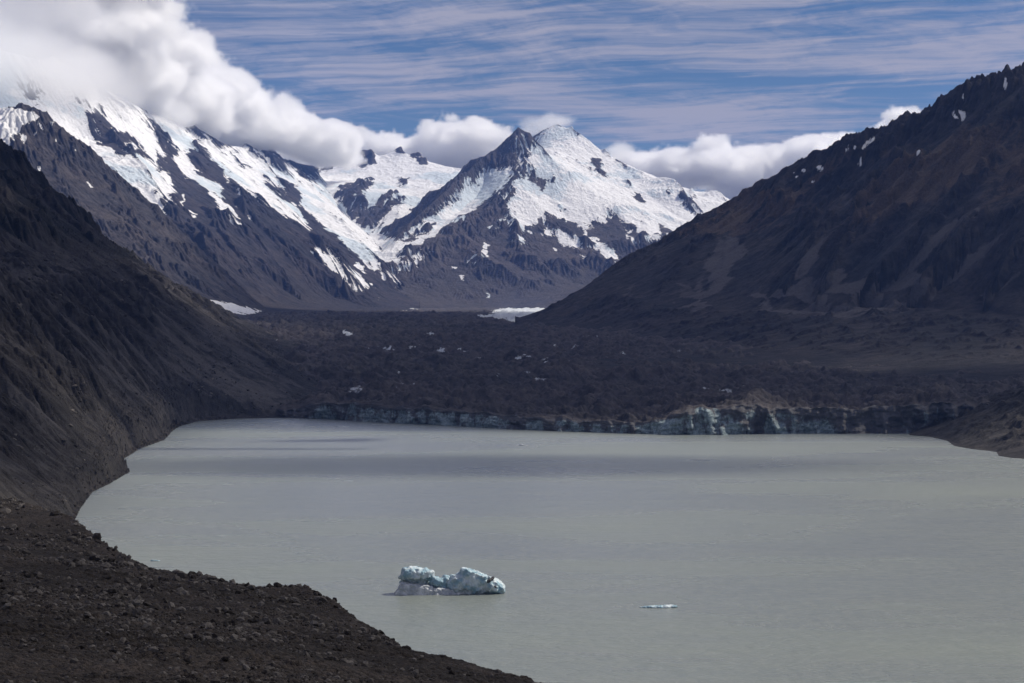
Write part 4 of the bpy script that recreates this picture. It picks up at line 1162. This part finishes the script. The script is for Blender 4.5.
def rock_proto(sub, seed):
    rs = np.random.RandomState(seed)
    bm = bmesh.new(); bmesh.ops.create_icosphere(bm, subdivisions=sub, radius=1.0)
    co = np.array([v.co[:] for v in bm.verts]); fa = np.array([[v.index for v in f.verts] for f in bm.faces])
    bm.free()
    for _ in range(9):                                  # flat breakage faces
        n = rs.normal(size=3); n /= np.linalg.norm(n); d = rs.uniform(0.45, 0.8)
        s = co @ n - d
        co = co - np.clip(s, 0, None)[:, None] * n
    co = co * (1 + rs.normal(size=(len(co), 1)) * 0.03)
    return co * np.array([1.0, rs.uniform(0.6, 0.9), rs.uniform(0.45, 0.75)]), fa


def rots(n, rs):
    a = rs.rand(n) * 2 * np.pi; tx = rs.normal(size=n) * 0.35; ty = rs.normal(size=n) * 0.35
    ca, sa = np.cos(a), np.sin(a)
    Rz = np.stack([ca, -sa, 0 * a, sa, ca, 0 * a, 0 * a, 0 * a, 1 + 0 * a], -1).reshape(-1, 3, 3)
    c, s = np.cos(tx), np.sin(tx)
    Rx = np.stack([1 + 0 * a, 0 * a, 0 * a, 0 * a, c, -s, 0 * a, s, c], -1).reshape(-1, 3, 3)
    c, s = np.cos(ty), np.sin(ty)
    Ry = np.stack([c, 0 * a, s, 0 * a, 1 + 0 * a, 0 * a, -s, 0 * a, c], -1).reshape(-1, 3, 3)
    return Rx @ Ry @ Rz


def rubble(name, P, size, shade, mat, sub=1, seed=1):
    rs = np.random.RandomState(seed)
    protos = [rock_proto(sub, seed * 50 + k) for k in range(10)]
    pick = rs.randint(0, 10, len(P)); Rm = rots(len(P), rs)
    V = []; Fc = []; S = []; off = 0
    for k, (co, fa) in enumerate(protos):
        I = np.where(pick == k)[0]
        v = np.einsum('nij,vj->nvi', Rm[I], co) * size[I][:, None, None] + P[I][:, None, :]
        nv = len(co)
        f = fa[None] + (np.arange(len(I)) * nv)[:, None, None] + off
        V.append(v.reshape(-1, 3)); Fc.append(f.reshape(-1, 3)); S.append(np.repeat(shade[I], nv)); off += nv * len(I)
    V = np.concatenate(V).astype(np.float32); Fc = np.concatenate(Fc).astype(np.int32); S = np.concatenate(S).astype(np.float32)
    me = bpy.data.meshes.new(name)
    me.vertices.add(len(V)); me.vertices.foreach_set('co', V.ravel())
    me.loops.add(Fc.size); me.loops.foreach_set('vertex_index', Fc.ravel())
    me.polygons.add(len(Fc)); me.polygons.foreach_set('loop_start', np.arange(0, Fc.size, 3, dtype=np.int32)); me.polygons.foreach_set('loop_total', np.full(len(Fc), 3, dtype=np.int32))
    me.polygons.foreach_set('use_smooth', np.zeros(len(Fc), bool))
    me.update()
    at = me.attributes.new('shade', 'FLOAT', 'POINT'); at.data.foreach_set('value', S)
    me.materials.append(mat)
    o = bpy.data.objects.new(name, me); C.collection.objects.link(o)
    return o


def sample_ground(key, n, w, rs):
    """random points of a terrain sheet, chosen with the weight w of each vertex"""
    X_, Y_, Z_ = FG[key]
    p = w.ravel().astype(np.float64); p /= p.sum()
    idx = rs.choice(p.size, n, p=p)
    r, c = np.unravel_index(idx, X_.shape)
    r = np.clip(r, 0, X_.shape[0] - 2); c = np.clip(c, 0, X_.shape[1] - 2)
    u, v = rs.rand(n), rs.rand(n)
    def bl(A): return (A[r, c] * (1 - u) + A[r, c + 1] * u) * (1 - v) + (A[r + 1, c] * (1 - u) + A[r + 1, c + 1] * u) * v
    return np.stack([bl(X_), bl(Y_), bl(Z_)], -1)


Xg, Yg, Zg = FG['ground']
inside = (Zg > 45) & (Yg > 45) & (Yg < 470)
clump = np.clip(0.35 + fbm(Xg, Yg, 17, 3, 0.6, 201) * 1.4, 0.05, 2)
area = Yg ** 2 / Yg ** 1.0
P = sample_ground('ground', 60000, inside * clump * Yg ** 0.75, _rs)
size = (0.045 + 0.06 * _rs.pareto(2.1, len(P))) * np.clip(P[:, 1] / 110, 0.4, 2.0)
size = np.minimum(size, 0.0038 * P[:, 1])
P[:, 2] += size * 0.12
o = rubble('rubble', P, size, _rs.rand(len(P)) ** 1.6 * 1.1, M_stone, 1, 3)
tag(o, 'loose dark stones strewn over the gravel moraine in front', 'rubble', kind='stuff')

Xl, Yl, Zl = FG['moraine_wall']
w_ = ((Zl > 1.5) & (Zl < 230) & (Yl < 3400)) * Yl ** 1.0 * np.clip(0.2 + fbm(Xl, Yl, 60, 3, 0.6, 203) * 1.6, 0.02, 2)
P = sample_ground('moraine_wall', 9000, w_, _rs)
size = np.minimum((0.35 + 0.6 * _rs.pareto(2.4, len(P))) * np.clip(P[:, 1] / 1500, 0.5, 1.5), 4.5)
o = rubble('scree_stones', P, size, _rs.rand(len(P)) ** 2.0 * 1.2, M_stone, 1, 5)
tag(o, 'pale and dark blocks scattered down the left moraine wall', 'rubble', kind='stuff')


def ground_at(px, py):
    """the point of the foreground that lies on a given sight line"""
    j = int(np.clip(round(px + 90), 0, Xg.shape[1] - 1))
    prof = CY - (Zg[:, j] - CAM_Z) / Yg[:, j] * F
    k = np.where((prof <= py) & (Yg[:, j] > 50))[0]
    k = k[0] if len(k) else np.argmin(np.where(Yg[:, j] > 50, prof, 1e9))
    return Xg[k, j], Yg[k, j], Zg[k, j]


BOULDERS = [(277, 586, 5.2, 0.04, 'dark boulder standing highest on the gravel ridge against the lake'),
            (265, 588, 3.0, 0.25, 'grey boulder on the ridge just left of the dark ridge boulder'),
            (237, 585, 4.0, 0.06, 'low dark boulder on the skyline of the ridge, left of the dark one'),
            (403, 647, 3.6, 0.05, 'dark boulder on the lower right edge of the gravel slope'),
            (355, 618, 2.6, 0.12, 'small boulder on the ridge edge where it bends down right'),
            (109, 635, 4.4, 0.85, 'pale slab lying alone in the lower left gravel'),
            (185, 614, 5.0, 0.6, 'flat grey slab in the middle of the gravel slope'),
            (178, 624, 4.0, 0.45, 'grey block just below the flat grey slab'),
            (73, 541, 4.6, 0.95, 'pale block near the shore above the gravel slope'),
            (92, 554, 3.4, 0.8, 'pale stone below the pale block near the shore'),
            (297, 602, 3.2, 0.5, 'grey stone right of and below the dark ridge boulder'),
            (30, 620, 4.0, 0.5, 'grey block near the left edge of the gravel slope'),
            (143, 632, 2.4, 0.95, 'small whitish stone right of the pale slab'),
            (290, 643, 3.4, 0.1, 'dark stone in the hollow of the right gravel slope')]
for i, (px_, py_, sz, sh, lab) in enumerate(BOULDERS):
    x, y, z = ground_at(px_, py_)
    r = sz / 2 * y / F
    co, fa = rock_proto(2, 700 + i)
    me = bpy.data.meshes.new('boulder')
    me.from_pydata([tuple(v * r) for v in co], [], [tuple(int(q) for q in f) for f in fa])
    at = me.attributes.new('shade', 'FLOAT', 'POINT'); at.data.foreach_set('value', np.full(len(co), sh, np.float32))
    me.materials.append(M_stone)
    o = bpy.data.objects.new('boulder', me); C.collection.objects.link(o)
    o.location = (x, y, z + r * 0.28); o.rotation_euler = (0.1 * i, 0.07 * i, 1.3 * i)
    tag(o, lab, 'boulder', 'boulders on the gravel slope')
# ------------------------------------------------------------------ clouds: puffs of denser air, each a volume of its own
def cloud_material(name, dens=0.012, col=(1, 1, 1), aniso=0.2):
    m, t = new_mat(name)
    a = t.n('ShaderNodeAttribute', attribute_name='density').outputs['Fac']
    pv = t.n('ShaderNodeVolumePrincipled', ins={'Color': (*col, 1), 'Anisotropy': aniso, 'Density': t.math('MULTIPLY', a, dens), 'Density Attribute': ''})
    t.n('ShaderNodeOutputMaterial', ins={'Volume': pv.outputs[0]})
    return m


def make_cloud(name, label, blobs, voxel, mat, L=500.0, rough=0.62, amp=1.6, edge=0.25, seed=0.0, metres=False, group='clouds over the mountains'):
    """blobs: (px, py, d, rx_px, rz_px, ry_m) soft ellipsoids whose union, broken up by noise, is the cloud"""
    B = []
    for px, py, d, rx, rz, ry in blobs:
        if metres:
            B.append((np.array((px, py, d), float), np.array((rx, rz, ry), float)))
            continue
        B.append((np.array(wpt(px, py, d)), np.array([rx / F * d, ry, rz / F * d])))
    lo = np.min([c - r * 1.35 for c, r in B], 0); hi = np.max([c + r * 1.35 for c, r in B], 0)
    org = (lo + hi) / 2
    org[2] = lo[2]
    ng = bpy.data.node_groups.new(name, 'GeometryNodeTree')
    ng.interface.new_socket('Geometry', in_out='INPUT', socket_type='NodeSocketGeometry')
    ng.interface.new_socket('Geometry', in_out='OUTPUT', socket_type='NodeSocketGeometry')
    g = NT(ng)
    pos = g.n('GeometryNodeInputPosition').outputs[0]
    f = None
    for c, r in B:
        q = g.vmath('DIVIDE', g.vmath('SUBTRACT', pos, tuple(c - org)), tuple(r))
        l = g.n('ShaderNodeVectorMath', operation='LENGTH', ins={0: q}).outputs['Value']
        f = l if f is None else g.n('ShaderNodeMath', operation='SMOOTH_MIN', ins={0: f, 1: l, 2: 0.25}).outputs[0]
    nz = g.noise(g.vmath('ADD', g.vmath('MULTIPLY', pos, (1, 1, 1.25)), (seed, seed * 2.1, seed * 1.3)), 1.0 / L, 8, rough)
    s_ = g.math('ADD', g.math('SUBTRACT', 1.0, f), g.math('MULTIPLY', g.math('SUBTRACT', nz, 0.5), amp))
    den = g.n('ShaderNodeMapRange', ins={'Value': s_, 'From Min': 0.0, 'From Max': edge, 'To Min': 0.0, 'To Max': 1.0}).outputs[0]
    size = hi - lo
    vc = g.n('GeometryNodeVolumeCube', ins={'Density': den, 'Min': tuple(lo - org), 'Max': tuple(hi - org),
             'Resolution X': int(size[0] / voxel), 'Resolution Y': int(size[1] / voxel), 'Resolution Z': int(size[2] / voxel)})
    sm = g.n('GeometryNodeSetMaterial', ins={'Geometry': vc.outputs[0], 'Material': mat})
    g.n('NodeGroupOutput', ins={0: sm.outputs[0]})
    me = bpy.data.meshes.new(name)
    me.from_pydata([(0, 0, 0), (1, 0, 0), (0, 0, 1)], [], [(0, 1, 2)])
    me.materials.append(mat)
    o = bpy.data.objects.new(name, me)
    C.collection.objects.link(o)
    o.location = org
    md = o.modifiers.new('cloud', 'NODES'); md.node_group = ng
    print(name, [int(v / voxel) for v in size])
    return tag(o, label, 'cloud', group, 'stuff')


M_cloud = cloud_material('cloud_vapour', 0.024, aniso=0.6)
M_mist = cloud_material('thin_cloud_vapour', 0.0045, aniso=0.5)
M_deck = cloud_material('cloud_deck_vapour', 0.010)

if True:
    make_cloud('cloud', 'big grey white cloud bank spilling over the snowy left range',
               [(60, -20, 13600, 90, 40, 700), (95, 20, 14000, 66, 40, 800), (115, 62, 14200, 55, 34, 700), (152, 56, 14800, 42, 32, 700), (160, 92, 15000, 40, 24, 600),
                (195, 92, 15800, 42, 34, 700), (215, 122, 16200, 34, 22, 500), (235, 104, 16500, 42, 30, 700), (262, 130, 17300, 40, 20, 500), (285, 132, 17800, 36, 20, 600), (330, 138, 18500, 24, 13, 500), (305, 150, 18500, 40, 15, 600)],
               24.0, M_cloud, L=900.0, seed=3.0, amp=4.2, rough=0.66, edge=0.18)
    make_cloud('cloud', 'white cloud puffs rising behind the snow basin beside the pointed peak',
               [(355, 140, 22500, 28, 12, 600), (390, 150, 22500, 40, 14, 700), (450, 145, 22500, 40, 20, 800), (480, 140, 22500, 30, 16, 700), (430, 150, 22500, 40, 16, 700)],
               28.0, M_cloud, L=800.0, amp=4.2, rough=0.68, edge=0.18, seed=9.0)
    make_cloud('cloud', 'long white cloud bank behind the gap right of the pointed peak',
               [(640, 172, 22500, 40, 14, 700), (690, 172, 22500, 50, 20, 800), (740, 172, 22500, 60, 26, 900), (800, 165, 22500, 60, 24, 900), (850, 155, 22500, 45, 20, 800), (905, 130, 22500, 40, 14, 700)],
               28.0, M_cloud, L=800.0, amp=4.2, rough=0.68, edge=0.18, seed=14.0)
    make_cloud('cloud', 'thin cloud wisp clinging to the rounded snow summit',
               [(540, 124, 18500, 20, 8, 300), (562, 122, 18600, 20, 6, 300), (532, 132, 18400, 12, 7, 250), (618, 150, 18500, 14, 8, 250)],
               16.0, M_mist, L=300.0, seed=19.0, edge=0.5, amp=4.0)


    make_cloud('cloud', 'thin mist drifting across the upper snow slopes at far left',
               [(-30, 10, 12800, 140, 60, 900), (50, 20, 13200, 110, 48, 900), (10, 66, 11900, 90, 36, 450), (80, 74, 12400, 60, 30, 400), (-40, 60, 11700, 60, 60, 400), (125, 92, 13300, 50, 24, 350), (175, 112, 14400, 36, 18, 300)],
               28.0, M_mist, L=900.0, seed=23.0, edge=0.7, amp=3.2)

    # broken cloud above the valley, unseen overhead, placed to shade the glacier and near slopes
    def above(x, y, z, rx, ry, zc=2750.0, rz=130.0):
        k = (zc - z) / sun_dir.z
        return (x + sun_dir.x * k, y + sun_dir.y * k, zc, rx, ry, rz)
    make_cloud('cloud', 'broad broken cloud deck above the glacier and the right slope',
               [above(-50, 4300, 60, 1150, 2000), above(-100, 7000, 180, 1500, 2100), above(-500, 8600, 220, 1500, 1700), above(1250, 4150, 200, 800, 950)],
               70.0, M_deck, L=1300.0, seed=31.0, amp=1.5, edge=0.35, metres=True, group='clouds above the valley')
    make_cloud('cloud', 'long unseen cloud added to shade the ice cliff and the right bank',
               [above(250, 2480, 25, 1050, 440), above(200, 2800, 30, 1150, 420), above(720, 2250, 30, 380, 520)],
               40.0, M_deck, L=900.0, seed=33.0, amp=0.5, edge=0.3, metres=True, group='clouds above the valley')  # unseen, added to keep the sun off the cliff rim and bank
    make_cloud('cloud', 'cloud above the left moraine wall and dark hill',
               [above(-640, 2050, 80, 350, 1000), above(-450, 1050, 40, 210, 450), above(-950, 3250, 350, 520, 650)],
               40.0, M_deck, L=700.0, seed=37.0, amp=0.7, edge=0.3, metres=True, group='clouds above the valley')
    make_cloud('cloud', 'small unseen cloud added to shade the gravel foreground',
               [above(-70, 170, 75, 300, 280)], 25.0, M_mist, L=400.0, seed=41.0, amp=0.6, edge=0.3, metres=True, group='clouds above the valley')  # unseen, added to dim the sun on the near gravel
    make_cloud('cloud', 'small thin cloud above the far end of the lake',
               [above(-40, 1535, 0, 420, 170, 2750, 80)], 25.0, M_deck, L=500.0, seed=43.0, amp=0.4, edge=0.45, metres=True, group='clouds above the valley')

# ------------------------------------------------------------------ the hazy air of the valley
bm = bmesh.new()
bmesh.ops.create_cube(bm, size=1.0)
me = bpy.data.meshes.new('haze'); bm.to_mesh(me); bm.free()
haze = bpy.data.objects.new('haze', me)
C.collection.objects.link(haze)
haze.scale = (15000, 22100, 2330)
haze.location = (0, 21600 - 11050, 2330 / 2 - 18)
mh, th = new_mat('haze')
pv = th.n('ShaderNodeVolumePrincipled', ins={'Color': (0.20, 0.39, 1.0, 1), 'Density': 1.6e-5, 'Anisotropy': 0.1})
th.n('ShaderNodeOutputMaterial', ins={'Volume': pv.outputs[0]})
me.materials.append(mh)
tag(haze, 'pale blue haze filling the valley', 'haze', kind='stuff')
